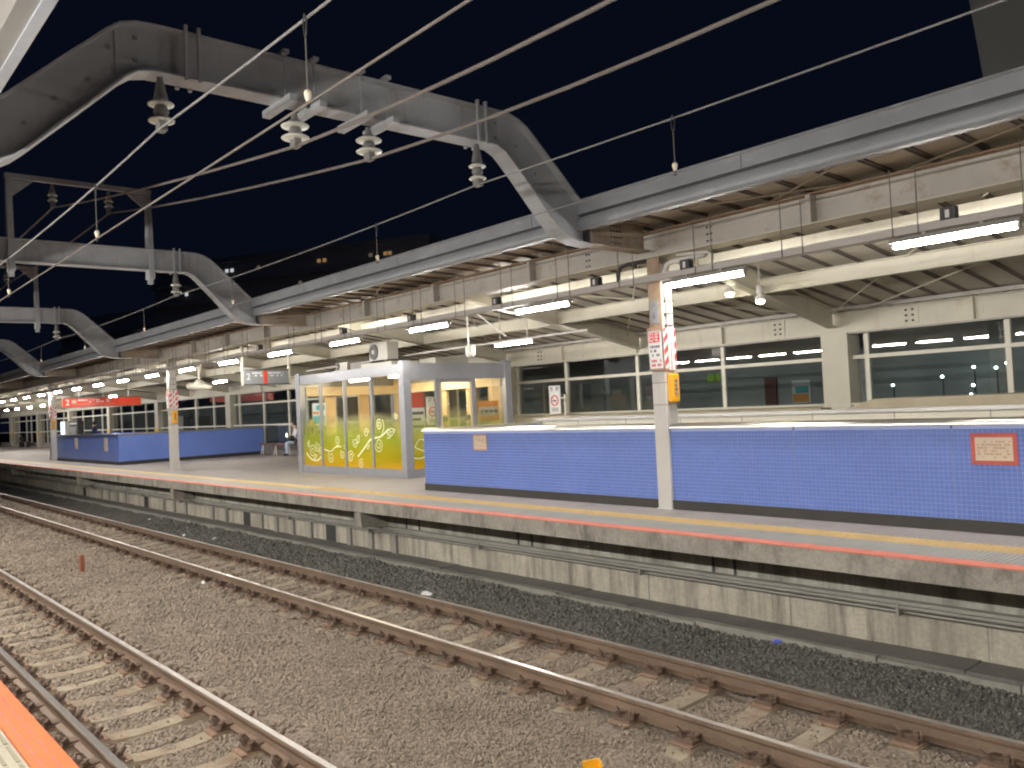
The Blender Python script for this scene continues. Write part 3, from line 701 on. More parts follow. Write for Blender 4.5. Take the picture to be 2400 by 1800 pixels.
for i, (x, y, z, lab) in enumerate(((-13.73, 12.0, 3.97, 'lit tube light hung behind the front row, right of the waiting room roof'), (-29.9, 12.0, 3.98, 'lit tube light hung behind the grey sign, over the platform middle'), (-43.0, 12.0, 3.97, 'lit tube light just in front of the red sign'),
        (-57.3, 12.0, 3.97, 'rear-row tube light left of the red sign, first of four'), (-60.9, 12, 3.97, 'rear-row tube light left of the red sign, second of four'), (-64.8, 12, 3.97, 'rear-row tube light left of the red sign, third of four'), (-68.3, 12, 3.97, 'rear-row tube light left of the red sign, fourth of four'),
        (-11.5, 10.06, 4.80, 'tube light tucked under the girder edge right of the waiting room'), (-16.8, 10.06, 4.80, 'tube light tucked under the girder edge above the waiting room'))):
    t = tube_light(x, y, z, lab, 'tube lights of the rear rows', body=y > 11, mat=L_tube if y > 11 else L_dim)
    for dx in (-.45, .45): MB().tube([(x+dx, y, z+.086), (x+dx, y, roof_z(y)-.02)], .012, 6).build('stem', K['lamp'], t)
for x, y, z, lab in ((-8.2, 12.0, 4.36, 'small round high-bay lamp, left of the two beside the rafter'), (-7.63, 12.0, 4.17, 'small round high-bay lamp, lower and right of the two beside the rafter')):
    t = thing('high_bay_lamp', lab, 'lamp', (x, y, z), 'high bay lamps')
    MB().lathe([(.035, z+.22), (.055, z+.20), (.055, z+.08), (.03, z+.07), (.075, z+.03), (.09, z-.02)], x, y, 16).build('shade', K['tray'], t, True)
    MB().lathe([(.02, z-.02), (.07, z-.03), (.055, z-.07), (.01, z-.085)], x, y, 12).build('bulb', L_high, t, True)
    MB().tube([(x, y, z+.21), (x, y, roof_z(y)-.02)], .012, 6).build('stem', K['lamp'], t)

# ---- columns
def column(x, y, ztop, rusty, lab, boards=True):
    t = thing('platform_column', lab, 'column', (x, y, PZ), 'roof columns along the platform edge')
    MB().box(x-.112, x+.112, y-.112, y-.096, 3.02, ztop).build('shaft_front', K['rust'] if rusty else K['beam'], t)
    MB().box(x-.112, x+.112, y+.096, y+.112, 3.02, ztop).box(x-.008, x+.008, y-.0955, y+.0955, 3.02, ztop).build('shaft', K['cream'], t)
    MB().box(x+.009, x+.108, y-.094, y+.094, 3.02, ztop-.1).build('side_cover', K['white'], t)
    s = MB().box(x-.118, x+.118, y-.118, y+.118, PZ, 3.02).build('cladding', K['sheath'], t)
    bv = s.modifiers.new('b', 'BEVEL'); bv.width = .010; bv.segments = 2
    for z in (2.55, 2.86): MB().box(x-.1190, x+.1190, y-.1190, y+.1190, z-.004, z+.004).build('cladding_seam', K['rod'], t)
    MB().box(x-.135, x+.135, y-.135, y+.135, PZ+.0, PZ+.012).build('base_flange', K['sheath'], t)
    MB().tube([(x+.162, y-.045, 3.03), (x+.162, y-.045, ztop-.35)], .02, 6).build('conduit', K['white'], t); MB().tube([(x+.165, y+.025, 3.03), (x+.165, y+.025, ztop-.30)], .024, 8).build('conduit', K['white'], t)
    for z in (3.66, 3.82, 4.0): MB().box(x+.109, x+.19, y-.075, y+.06, z-.008, z+.008).build('conduit_strap', K['rod'], t)
    return t
C1 = column(-7.62, 9.445, 4.627, True, 'white-clad roof column with rusty top standing in the blue tiled wall')
MB().tube([(-8.22, 9.27, 4.36), (-8.22, 9.27, 4.50), (-8.17, 9.28, 4.575), (-8.06, 9.30, 4.60), (-7.74, 9.36, 4.60)], .028, 8).build('drain_hose', K['dark'], C1, True)
MB().tube([(-7.47, 9.40, 4.0), (-7.47, 9.40, 4.42), (-7.43, 9.40, 4.50), (-7.34, 9.40, 4.53), (-6.75, 9.36, 4.53)], .035, 8).build('pipe', K['white'], C1, True)
MB().tube([(-7.2, 9.34, 4.60), (-6.7, 9.34, 4.56), (-6.62, 9.34, 4.50), (-6.62, 9.3, 4.36)], .022, 8).build('pipe', K['white'], C1, True)
C2 = column(-27.55, 9.46, 4.627, False, 'white roof column standing before the end of the second blue wall')
C3 = column(-43.4, 9.46, 4.627, False, 'thin far roof column overlapping the red hanging sign')
C4 = column(-58.9, 9.46, 4.627, False, 'farthest roof column at the picture edge')

def strokes(mb, face, u0, u1, v0, v1, plane, rows=4, dens=.75, axis='y'):     # rows of small marks too small to read, on a face
    h = (v1-v0)/rows
    for r in range(rows):
        u = u0
        while u < u1 - .004:
            wd = random.uniform(.35, .95)*h
            if random.random() < dens:
                a, b = u, min(u+wd, u1); c_, d_ = v0+h*r+h*.22, v0+h*r+h*.78
                if axis == 'y': mb.box(a, b, plane-.0012, plane, c_, d_)
                else: mb.box(plane, plane+.0012, a, b, c_, d_)
            u += wd + h*.22
    return mb
def text(body, size, loc, rot, mat, parent, name='lettering', ext=.001):
    cu = bpy.data.curves.new(name, 'FONT'); cu.body = body; cu.size = size; cu.align_x = 'CENTER'; cu.align_y = 'CENTER'; cu.extrude = ext; cu.materials.append(mat)
    tmp = bpy.data.objects.new(name, cu); C.objects.link(tmp)
    me = bpy.data.meshes.new_from_object(tmp.evaluated_get(bpy.context.evaluated_depsgraph_get())); bpy.data.objects.remove(tmp); bpy.data.curves.remove(cu)
    o = bpy.data.objects.new(name, me); C.objects.link(o)
    if parent: o.parent = parent; o.location = Vector(loc) - wt(parent)
    else: o.location = loc
    o.rotation_euler = rot; return o
RF = (math.pi/2, 0, 0)             # text facing -Y
RXP = (math.pi/2, 0, math.pi/2)    # text facing +X
def column_boards(x0_, y0_, n):
    x, y = 0.0, 0.0     # laid out round the column axis, then scaled to the shaft
    done = []
    def thing_(*a):
        o = thing(*a); done.append(o); return o
    where = ('the nearest column', 'the middle column', 'the far column')[n]
    t = thing_('safety_board', 'white board with red heading strapped to the front of ' + where, 'sign', (x, y-.2, 3.05), 'boards on the columns')
    MB().hexa([(x-.175,y-.20,3.06),(x+.16,y-.20,3.06),(x+.16,y-.188,3.06),(x-.175,y-.188,3.06)], [(x-.20,y-.20,3.60),(x+.135,y-.20,3.60),(x+.135,y-.188,3.60),(x-.20,y-.188,3.60)]).build('board', K['signwhite'], t)
    MB().box(x-.165, x+.105, y-.2035, y-.2005, 3.43, 3.57).build('heading_panel', K['redink'], t)
    m = MB()
    for k in range(2):      # two blocky heading characters
        cx = x-.10+.135*k
        m.box(cx-.045, cx+.045, y-.2055, y-.2037, 3.545, 3.555).box(cx-.045, cx-.033, y-.2055, y-.2037, 3.45, 3.545).box(cx-.028, cx+.03, y-.2055, y-.2037, 3.50, 3.51).box(cx-.028, cx+.03, y-.2055, y-.2037, 3.45, 3.46)
        if k == 0: m.box(cx+.034, cx+.045, y-.2055, y-.2037, 3.45, 3.545)
        else: m.box(cx-.003, cx+.008, y-.2055, y-.2037, 3.46, 3.545)
    m.build('heading_mark', K['signwhite'], t)
    strokes(MB(), None, x-.14, x+.10, 3.22, 3.40, y-.2003, 3, .7).build('text_marks', K['ink'], t, kind='stuff')
    strokes(MB(), None, x-.12, x+.12, 3.08, 3.20, y-.2003, 2, .6).build('text_marks_red', K['redink'], t, kind='stuff')
    MB().box(x-.205, x+.205, y-.215, y-.205, 3.61, 3.64).box(x-.205, x+.205, y-.21, y+.19, 3.035, 3.05).build('strap', K['orangeframe'], t)
    t = thing_('striped_board', 'red and white diagonally striped board on the side of ' + where, 'sign', (x+.2, y, 3.05), 'boards on the columns')
    MB().box(x+.186, x+.198, y-.185, y+.19, 3.06, 3.62).build('board', K['signwhite'], t)
    for k in range(-2, 4):
        pts = [(y-.185, 3.06+.165*k), (y+.19, 3.06+.165*k+.30), (y+.19, 3.06+.165*k+.39), (y-.185, 3.06+.165*k+.09)]
        P2 = pts             # clipped to the board
        for lim, sgn in ((3.065, 1), (3.615, -1)):
            outp = []
            for i in range(len(P2)):
                p, q = P2[i], P2[(i+1) % len(P2)]; ip, iq = (p[1]-lim)*sgn >= 0, (q[1]-lim)*sgn >= 0
                if ip: outp.append(p)
                if ip != iq:
                    u = (lim-p[1])/(q[1]-p[1]); outp.append((p[0]+(q[0]-p[0])*u, lim))
            P2 = outp
            if not P2: break
        if len(P2) >= 3: o = MB().extrude_x(P2, x+.1985, x+.2005).build('stripe', K['redink'], t); fix_normals(o)
    t = thing_('emergency_box', 'yellow emergency call box mounted on the side of ' + where, 'call box', (x+.2, y, 2.6), 'emergency boxes on the columns')
    b_ = MB().box(x+.167, x+.30, y-.12, y+.12, 2.58, 2.98).build('casing', K['warnyellow'], t); bv = b_.modifiers.new('b', 'BEVEL'); bv.width = .03; bv.segments = 3
    MB().box(x+.298, x+.303, y-.045, y+.05, 2.66, 2.91).build('label_panel', K['orangeframe'], t)
    strokes(MB(), None, y-.04, y+.045, 2.67, 2.90, x+.303, 4, .9, 'x').build('text_marks', K['ink'], t, kind='stuff')
    MB().box(x+.10, x+.168, y-.10, y+.10, 2.60, 2.97).build('mounting_plate', K['signwhite'], t)
    if n == 0:
        t = thing_('number_plate', 'small grey number plate reading 6 on the rusty front of the nearest column', 'sign', (x, y-.14, 3.7))
        MB().box(x-.10, x+.07, y-.135, y-.127, 3.70, 4.02).build('plate', K['signgrey'], t)
        text('6', .13, (x-.02, y-.1375, 3.80), RF, K['ink'], t); text('↖', .08, (x-.0, y-.1375, 3.95), RF, K['ink'], t, 'arrow')
    for o in done:
        k = (.86, .90) if o.name.startswith('number') else (.70, .70)
        o.location = (x0_ + o.location.x*k[0], y0_ + o.location.y*k[1], o.location.z); o.scale = (k[0], k[1], 1)
for n_, (cx, cy_) in enumerate(((-7.62, 9.445), (-27.55, 9.46), (-43.4, 9.46))): column_boards(cx, cy_, n_)

# ================================================================= BACK WALL WITH WINDOWS
gw = thing('glazed_wall', 'long cream framed window wall along the back of the platform', 'wall', (-20, YB, PZ))
PILL = [-8.24, -18.15, -27.97, -37.72, -47.5, -56.5, -66.2, -76, -86]
B(XF, XN, 15.62, 15.68, 3.75, 4.125).build('header_beam', K['cream'], gw)
B(XF, XN, 15.52, 15.78, 4.126, 4.142).build('header_flange', K['cream'], gw); B(XF, XN, 15.52, 15.78, 3.73, 3.748).build('header_flange', K['cream'], gw)
MB().tube([(XF, 15.50, 3.71), (XN, 15.50, 3.71)], .02, 6).build('conduit', K['beam'], gw)
for xx in (-1.6, -5.75, -10.9, -13.35, -15.9, -22.4, -25, -31, -34.4): B(xx-.02, xx+.02, 15.53, 15.618, 3.75, 4.125).build('header_stiffener', K['cream'], gw)
for xx in (-6.85, -9.55, -16.8):
    B(xx-.16, xx+.16, 15.606, 15.619, 3.78, 4.10).build('splice_plate', K['cream'], gw)
    for i in range(2):
        for j in range(3): B(xx-.06+.12*i-.018, xx-.06+.12*i+.018, 15.588, 15.6055, 3.84+.1*j-.018, 3.84+.1*j+.018).build('bolt', K['dark'], gw)
for i, px in enumerate(PILL):
    B(px-.27, px+.27, 15.42, 15.90, PZ, 3.728).build('pillar', K['cream'], gw)
    if px < -47: B(px-.29, px+.29, 15.40, 15.419, 1.98, 2.32).build('yellow_band', K['bandyellow'], gw)
MUL = [3.0, .2, -2.5, -5.25, -7.70, -10.95, -13.40, -15.85, -17.8, -20.6, -23.05, -25.5, -30.4, -32.0, -34.35, -36.9, -39.9, -42.2, -45, -49.9, -52.3, -54.5, -58.6, -60.7, -63.2, -68.4, -71, -73.6, -79.2, -81, -84, -88]
edges = sorted(set(MUL + [p-.29 for p in PILL] + [p+.29 for p in PILL]), reverse=True)
for xm in MUL: B(xm-.045, xm+.045, 15.62, 15.72, 1.45, 3.728).build('mullion', K['frame'], gw)
B(XF, XN, 15.60, 15.715, 3.215, 3.285).build('transom', K['frame'], gw)
B(XF, -19.0, 15.56, 15.72, 2.28, 2.335).build('rail', K['white'], gw)
B(-19.0, XN, 15.45, 15.75, 2.33, 2.375).build('sill', K['cream'], gw); B(-19.0, XN, 15.55, 15.75, PZ, 2.329).build('dado', K['cream'], gw)
B(XF, -19.0, 15.60, 15.75, PZ, 1.445).build('plinth', K['floor'], gw)
for a, b in zip(edges[:-1], edges[1:]):
    if a - b < .35: continue
    if any(abs((a+b)/2 - p) < .28 for p in PILL): continue
    B(b+.03, a-.03, 15.665, 15.672, 3.286, 3.729).build('pane', K['pane'], gw)
    B(b+.03, a-.03, 15.665, 15.672, 2.376 if a > -19 else 2.336, 3.214).build('pane', K['pane'], gw)
    if a < -19.2: B(b+.03, a-.03, 15.665, 15.672, 1.446, 2.279).build('pane', K['pane'], gw)
    if a < -45 and int(a*7) % 3: B(b+.06, a-.06, 15.74, 15.75, 1.5, 3.1).build('window_blind', K['blind'], gw)
# what stands beyond the windows; wall added to keep the panes from going black
hw = B(XF, 10, 19.0, 19.3, -.5, 4.9).build('added_wall_beyond', K['backdrop']); tag(hw, 'dim grey wall added beyond the platform windows to keep the panes from black', 'wall')
LAMPS = [(-8.55, 2.66), (-7.50, 2.79), (-6.95, 2.39), (-6.90, 2.58), (-6.87, 2.95), (-6.45, 2.91), (-6.25, 2.99)]
for i, (x, z) in enumerate(LAMPS):
    t = thing('street_lamp', 'small white street lamp glinting through the rightmost window, %s from left' % nums(i), 'street lamp', (x, 18.5, -.55), 'street lamps beyond the window')
    MB().tube([(x, 18.5, -.55), (x, 18.5, z)], .014, 6).build('pole', K['dark'], t); MB().ellipsoid((x, 18.46, z+.02), (.03, .03, .026)).build('lamp_head', L_street, t)
gp = thing('lit_panel', 'row of small green lit panels seen through the window behind the nearest column', 'sign', (-13.5, 18.9, 3.0))
for a_, b_ in ((-13.78, -13.66), (-13.63, -13.60), (-13.52, -13.45), (-13.42, -13.28)): B(a_, b_, 18.93, 18.97, 3.03, 3.21).build('panel', L_green, gp)
dr = B(-12.05, -11.72, 18.93, 18.985, 1.2, 3.03).build('red_door', K['dullred']); tag(dr, 'dull red door leaf seen through the window beside the pillar', 'door')
t = thing('poster', 'colourful poster seen through the window just left of the nearest back pillar', 'poster', (-11.0, 18.95, 2.35))
B(-11.30, -10.80, 18.96, 18.985, 2.36, 2.92).build('sheet', K['signwhite'], t); B(-11.28, -10.85, 18.955, 18.9595, 2.38, 2.58).build('printed_block', K['orangeposter'], t); B(-11.2, -10.85, 18.955, 18.9595, 2.60, 2.76).build('printed_block', K['teal'], t)

# ================================================================= STAIR ENCLOSURES (BLUE WALLS)
WT = 2.215        # wall top
def blue_right():
    t = thing('stair_enclosure', 'large blue mosaic tiled stair enclosure with steel coping around the nearest column', 'stair wall', (-8, 9.4, PZ), 'blue stair enclosures')
    Y0 = 9.375
    spans = [(-13.5, -9.613), (-9.597, -7.745), (-7.495, -5.608), (-5.592, -3.758), (-3.742, 3.0)]
    for a, b in spans: B(a, b, Y0, Y0+.2, PZ+.13, WT).build('wall_panel', K['grout'], t)
    for xx in (-9.605, -5.6, -3.75): B(xx-.0065, xx+.0065, Y0-.002, Y0+.19, PZ+.13, WT-.04).build('panel_joint', K['joint'], t)
    for a, b in ((-13.5, -7.745), (-7.495, 3.0)): B(a-.004, b, Y0-.02, Y0+.205, PZ, PZ+.129).build('plinth', K['plinth'], t)
    for a, b in ((-13.53, -7.745), (-7.495, 3.0)):
        o = MB().extrude_x([(Y0-.03, WT-.004)] + [(Y0+.11-.14*math.cos(q), WT+.018+.052*math.sin(q)**.8) for q in np.linspace(0, math.pi, 15)] + [(Y0+.25, WT-.004)], a, b).build('coping', K['steel'], t, True); fix_normals(o); shade_auto(o)
    # end wall, far wall, inner faces
    B(-13.5, -13.3, Y0+.2, 12.30, PZ+.13, WT).build('end_wall', K['bluewall'], t)
    B(-13.53, -13.27, Y0+.26, 12.26, WT, WT+.05).build('coping', K['steel'], t)
    B(-13.3, 3.0, 12.30, 12.50, PZ, 2.28).build('far_wall', K['cream'], t)
    B(-13.5, 3.0, 12.26, 12.56, 2.281, 2.335).build('coping', K['steel'], t)
    B(-13.5, -7.0, 12.56, 12.9, 2.20, 2.36).build('ledge', K['brown'], t)
    for xx in (-12.2, -10.9, -9.6, -8.3, -7.0, -5.7, -4.4): B(xx-.006, xx+.006, 12.296, 12.2995, 1.6, 2.28).build('panel_seam', K['rod'], t)
    B(-13.3, 3.0, Y0+.2, 12.3, .2, .3).build('stair_floor', K['floor'], t)
    # mosaic
    pitch = .05; e = .0022
    tm = MB()._add([(-.0228,0,-.0228),(.0228,0,-.0228),(.0228,0,.0228),(-.0228,0,.0228),(-.0214,-.003,-.0214),(.0214,-.003,-.0214),(.0214,-.003,.0214),(-.0214,-.003,.0214)], [(4,5,6,7),(0,1,5,4),(1,2,6,5),(2,3,7,6),(3,0,4,7)])
    tme = named(tm.mesh('tile', (0,0,0)), K['bluetile'])
    rows = [PZ+.13+.027+.05*k for k in range(19)]
    vs, fs = [], []
    cnt = 0
    for a, b in spans:
        nx = round((b-a)/.05); pitch = (b-a)/nx; p0 = 0
        for i in range(nx):
            xx = a + p0 + pitch*(i+.5)
            if xx > -.5: continue
            for z in rows:
                if -3.76 < xx < -2.95 and cnt < 300 and xx > -3.74:
                    inst('tile', tme, (xx, Y0-.0003, z), t); cnt += 1
                else:
                    o_ = len(vs)
                    vs += [(xx+v[0], Y0-.0003+v[1], z+v[2]) for v in tm.v]; fs += [tuple(q+o_ for q in f) for f in tm.f]
    m = MB(); m.v, m.f = vs, fs; m.build('mosaic_tiles', K['bluetile'], t, kind='stuff')
    return t
blue_right()
def blue_left():
    t = thing('stair_enclosure', 'second blue stair enclosure farther along the platform, left of the waiting room', 'stair wall', (-39, 9.6, PZ), 'blue stair enclosures')
    Y0 = 9.58; XE = -33.85
    B(-44.7, XE, Y0, Y0+.2, PZ+.13, WT).build('wall_panel', K['bluewall'], t)
    B(XE-.2, XE+.002, Y0+.2, 15.35, PZ+.13, WT).build('end_wall', K['bluewall'], t)
    B(-44.71, XE+.012, Y0-.02, Y0+.2, PZ, PZ+.129).build('plinth', K['plinth'], t); B(XE-.2, XE+.012, Y0+.2, 15.35, PZ, PZ+.129).build('plinth', K['plinth'], t)
    B(-44.73, XE+.03, Y0-.03, Y0+.24, WT, WT+.055).build('coping', K['steel'], t); B(XE-.23, XE+.03, Y0+.24, 15.35, WT, WT+.055).build('coping', K['steel'], t)
    B(-44.7, XE-.2, 12.3, 12.5, PZ, WT).build('far_wall', K['bluewall'], t); B(-44.7, -44.5, Y0+.2, 12.3, PZ, WT).build('return_wall', K['bluewall'], t)
    B(XE+.002, XE+.005, 11.5, 11.53, PZ+.13, WT).build('panel_joint', K['joint'], t)
blue_left()
# brown hood beyond the right enclosure
hd = thing('stair_hood', 'low brown sloping hood behind the blue wall at picture right', 'hood', (-3, 13.4, PZ))
o = MB().extrude_y([(-6.9, 2.30), (-6.35, 2.47), (3.0, 2.47), (3.0, 1.1), (-6.9, 1.1)], 13.0, 14.2).build('cover', K['brown'], hd); fix_normals(o)
B(-4.0, 3.0, 12.95, 12.999, 2.30, 2.36).build('trim', K['rod'], hd)

# notices on the blue walls
def notice(x0, x1, z0, z1, y, fr, lab, bw):
    t = thing('notice', lab, 'notice', ((x0+x1)/2, y, z0), 'notices on the blue walls')
    B(x0, x1, y-.008, y, z0, z1).build('frame', K[fr], t); B(x0+bw, x1-bw, y-.0095, y-.0082, z0+bw, z1-bw).build('sheet', K['paper'], t)
    strokes(MB(), None, x0+bw+.02, x1-bw-.02, z0+bw+.02, z1-bw-.03, y-.0096, 6, .55).build('text_marks', K['orangeframe'], t, kind='stuff')
notice(-3.56, -3.12, 1.80, 2.125, 9.3705, 'pinkframe', 'notice in a wide red frame on the blue tiles near the right edge', .042)
notice(-11.95, -11.56, 1.87, 2.155, 9.3705, 'orangeframe', 'pale notice with brownish frame near the corner of the nearest blue wall', .03)
for i, (xx, lab) in enumerate(((-44.2, 'leftmost pale notice on the second blue wall'), (-39.9, 'middle pale notice on the second blue wall'), (-35.5, 'pale pinkish notice nearest the corner of the second blue wall'))):
    notice(xx-.22, xx+.22, 1.72-.06*i, 2.12, 9.579, 'paper', lab, .02)

# ================================================================= WAITING ROOM
WX0, WX1, WY0, WY1, WZ1 = -21.45, -16.12, 10.70, 13.95, 3.72
wr = thing('waiting_room', 'glass waiting room with yellow-green film, white vine print and aluminium frame', 'waiting room', ((WX0+WX1)/2, 12.3, PZ))
for (px, py) in ((WX0, WY0), (WX1-.2, WY0), (WX0, WY1-.2), (WX1-.2, WY1-.2)): B(px, px+.2, py, py+.2, PZ, WZ1+.06).build('corner_post', K['alu'], wr)
B(WX0+.2, WX1-.2, WY0+.03, WY0+.15, 3.47, WZ1).build('fascia', K['alu'], wr); B(WX1-.15, WX1-.03, WY0+.2, WY1-.2, 3.34, WZ1).build('fascia', K['alu'], wr)
B(WX0+.2, WX1-.2, WY1-.15, WY1-.03, 3.40, WZ1).build('fascia', K['alu'], wr); B(WX0+.03, WX0+.15, WY0+.2, WY1-.2, 3.40, WZ1).build('fascia', K['alu'], wr)
B(WX0+.2, -18.93, WY0+.03, WY0+.13, PZ, 1.285).build('skirt', K['alu'], wr); B(-18.915, WX1-.2, WY0+.03, WY0+.13, PZ, 1.285).build('skirt', K['alu'], wr)
B(WX1-.13, WX1-.03, WY0+.2, WY1-.2, PZ, 1.285).build('skirt', K['alu'], wr); B(WX0+.2, WX1-.2, WY1-.13, WY1-.03, PZ, 1.285).build('skirt', K['warmwall'], wr); B(WX0+.03, WX0+.13, WY0+.2, WY1-.2, PZ, 1.285).build('skirt', K['alu'], wr)
B(WX0+.16, WX1-.16, WY0+.16, WY1-.16, WZ1-.10, WZ1-.02).build('ceiling', K['warmceil'], wr)
B(WX0+.16, WX1-.16, WY0+.16, WY1-.16, PZ+.001, PZ+.02).build('room_floor', K['floor'], wr)
fx = [WX0+.2, -20.18, -18.925, -17.63, WX1-.2]
for xm in fx[1:-1]: B(xm-.035, xm+.035, WY0+.04, WY0+.12, 1.286, 3.469).build('mullion', K['alu'], wr); B(xm-.20, xm+.20, WY1-.14, WY1-.04, 1.286, 3.399).build('inner_pier', K['warmwall'], wr)
for a, b in zip(fx[:-1], fx[1:]):
    B(a+.03, b-.03, WY0+.075, WY0+.081, 1.287, 3.468).build('pane', K['film'], wr)
    B(a+.03, b-.03, WY1-.085, WY1-.08, 1.287, 3.398).build('pane', K['clear'], wr)
sy = [WY0+.2, 11.68, 12.77, WY1-.2]
for ym in sy[1:-1]: B(WX1-.12, WX1-.04, ym-.05, ym+.05, 1.286, 3.339).build('mullion', K['alu'], wr); B(WX0+.04, WX0+.14, ym-.16, ym+.16, 1.286, 3.399).build('inner_pier', K['warmwall'], wr)
for a, b in zip(sy[:-1], sy[1:]):
    B(WX1-.083, WX1-.077, a+.04, b-.04, 1.287, 3.338).build('pane', K['film'], wr); B(WX0+.077, WX0+.083, a+.04, b-.04, 1.287, 3.398).build('pane', K['film'], wr)
B(WX1-.10, WX1-.06, 11.74, 12.70, 3.26, 3.337).build('door_head', K['alu'], wr)
for yy in (11.76, 12.66): B(WX1-.10, WX1-.06, yy, yy+.05, 1.30, 3.259).build('door_stile', K['warmceil'], wr)
# vine print: stems and curls as ribbons just proud of the glass
def ribbon(path, wd, conv):
    mm = MB(); P_ = [np.array(p) for p in path]; vs = []; fs = []
    for i, p in enumerate(P_):
        d = P_[min(i+1, len(P_)-1)] - P_[max(i-1, 0)]; d = d/(np.hypot(*d)+1e-9); nn = np.array([-d[1], d[0]])*wd[i]/2 if hasattr(wd, '__len__') else np.array([-d[1], d[0]])*wd/2
        vs += [conv(p+nn), conv(p-nn)]
    fs = [(2*i, 2*i+1, 2*i+3, 2*i+2) for i in range(len(P_)-1)]
    return mm._add(vs, fs)
def curl(cx, cz, r, turns, a0, sgn=1):
    return [(cx + r*(1-t_*.82)*math.cos(a0+sgn*turns*2*math.pi*t_), cz + r*(1-t_*.82)*math.sin(a0+sgn*turns*2*math.pi*t_)) for t_ in np.linspace(0, 1, 26)]
def arcp(pts, n=30):
    pts = np.array(pts); t_ = np.linspace(0, len(pts)-1, n); out = []
    for q in t_:
        i = int(min(q, len(pts)-2)); u = q-i; p0 = pts[max(i-1, 0)]; p1 = pts[i]; p2 = pts[i+1]; p3 = pts[min(i+2, len(pts)-1)]
        out.append(.5*((2*p1)+(-p0+p2)*u+(2*p0-5*p1+4*p2-p3)*u*u+(-p0+3*p1-3*p2+p3)*u**3))
    return out
cf = lambda p: (p[0], WY0+.0735, p[1])
vm = MB()
def addr(path, wd=.022):
    r_ = ribbon(path, wd*1.05, cf); vm._add(r_.v, r_.f)
addr(arcp([(-21.1, 1.62), (-20.85, 1.46), (-20.5, 1.42), (-20.25, 1.55)]), .045); addr(arcp([(-20.1, 1.72), (-19.75, 1.68), (-19.5, 1.78), (-19.2, 1.80)]), .03)
addr(arcp([(-18.4, 1.55), (-18.1, 1.75), (-17.75, 1.98), (-17.3, 2.05), (-16.95, 2.22)]), .045); addr(arcp([(-17.3, 2.05), (-17.15, 2.25), (-17.2, 2.45)]), .022)
for c_ in ((-20.75, 1.66, .14, 1.4, 0), (-20.45, 1.78, .11, 1.3, 2), (-20.95, 1.85, .07, 1.2, 1), (-20.3, 1.70, .08, 1.2, 3), (-19.75, 1.52, .13, 1.5, 1), (-19.4, 1.95, .10, 1.4, 4), (-19.15, 1.60, .09, 1.3, 2), (-18.75, 1.55, .12, 1.5, 0), (-18.5, 1.90, .10, 1.4, 2.5), (-18.25, 1.38, .09, 1.3, 1), (-17.95, 2.14, .09, 1.3, 0), (-17.4, 1.85, .14, 1.5, 3), (-17.35, 2.33, .10, 1.4, 1), (-16.95, 2.12, .09, 1.2, 4), (-16.6, 2.52, .06, 1.1, 2), (-19.0, 1.78, .07, 1.2, 5), (-17.9, 1.80, .06, 1.2, 0)):
    addr(curl(c_[0], c_[1], c_[2]*1.35, c_[3]+.3, c_[4]), .020)
for cx, cz, s_, a_ in ((-16.85, 2.15, .17, .3), (-18.35, 1.98, .12, 1.0), (-20.6, 1.52, .10, .4)):
    leaf = [(cx + s_*(u*math.cos(a_) - v*math.sin(a_)), cz + s_*(u*math.sin(a_) + v*math.cos(a_))) for u, v in [(-1, 0), (-.4, .48), (.3, .42), (1, 0), (.3, -.42), (-.4, -.48), (-1, 0)]]
    addr(arcp(leaf, 26), .022); addr([leaf[0], leaf[3]], .014)
vm.build('vine_print', K['vine'], wr, kind='stuff')
cs = lambda p: (WX1-.0735, p[0], p[1])
vm2 = MB()
for path, wd in ((arcp([(10.92, 1.55), (11.15, 1.52), (11.45, 1.62)]), .03), (arcp([(10.98, 1.78), (11.12, 1.95), (11.32, 1.9), (11.45, 1.72), (11.25, 1.68), (10.98, 1.78)]), .025), (curl(11.4, 1.40, .1, 1.4, 1), .02), (curl(11.5, 1.85, .12, 1.4, 3), .02), (arcp([(12.9, 1.5), (13.2, 1.7), (13.5, 1.6)]), .03)):
    r_ = ribbon(path, wd, cs); vm2._add(r_.v, r_.f)
vm2.build('vine_print', K['vine'], wr, kind='stuff')
for (x, y) in ((-20.0, 11.9), (-18.0, 11.9), (-18.3, 13.0)):
    tube_light(x, y, 3.52, 'warm ceiling tube inside the waiting room, ' + {(-20.0, 11.9): 'left one', (-18.0, 11.9): 'right one at the front', (-18.3, 13.0): 'right one at the back'}[(x, y)], 'waiting room lights', 1.1, L_warm)
# fittings inside
B(WX0+.17, WX0+.60, WY1-.20, WY1-.16, 1.1, 3.60).build('inner_panel', K['warmwall'], wr); B(WX1-.7, WX1-.2, WY1-.20, WY1-.16, 1.1, 3.60).build('inner_panel', K['warmwall'], wr)
B(WX0+.17, WX1-.17, WY1-.24, WY1-.16, 3.15, 3.40).build('inner_lintel', K['warmceil'], wr); B(WX0+.16, WX0+.24, WY0+.2, WY1-.2, 3.15, 3.40).build('inner_lintel', K['warmceil'], wr)
bn = thing('bench', 'row bench inside the waiting room along its back glass', 'bench', (-18.8, 13.3, PZ))
B(-20.8, -16.7, 13.10, 13.52, 1.48, 1.53).build('seat', K['warmwall'], bn); B(-20.8, -16.7, 13.56, 13.60, 1.58, 1.95).build('backrest', K['warmwall'], bn)
for x in (-20.6, -18.8, -16.9): B(x-.03, x+.03, 13.15, 13.6, PZ+.02, 1.48).build('leg', K['dark'], bn)
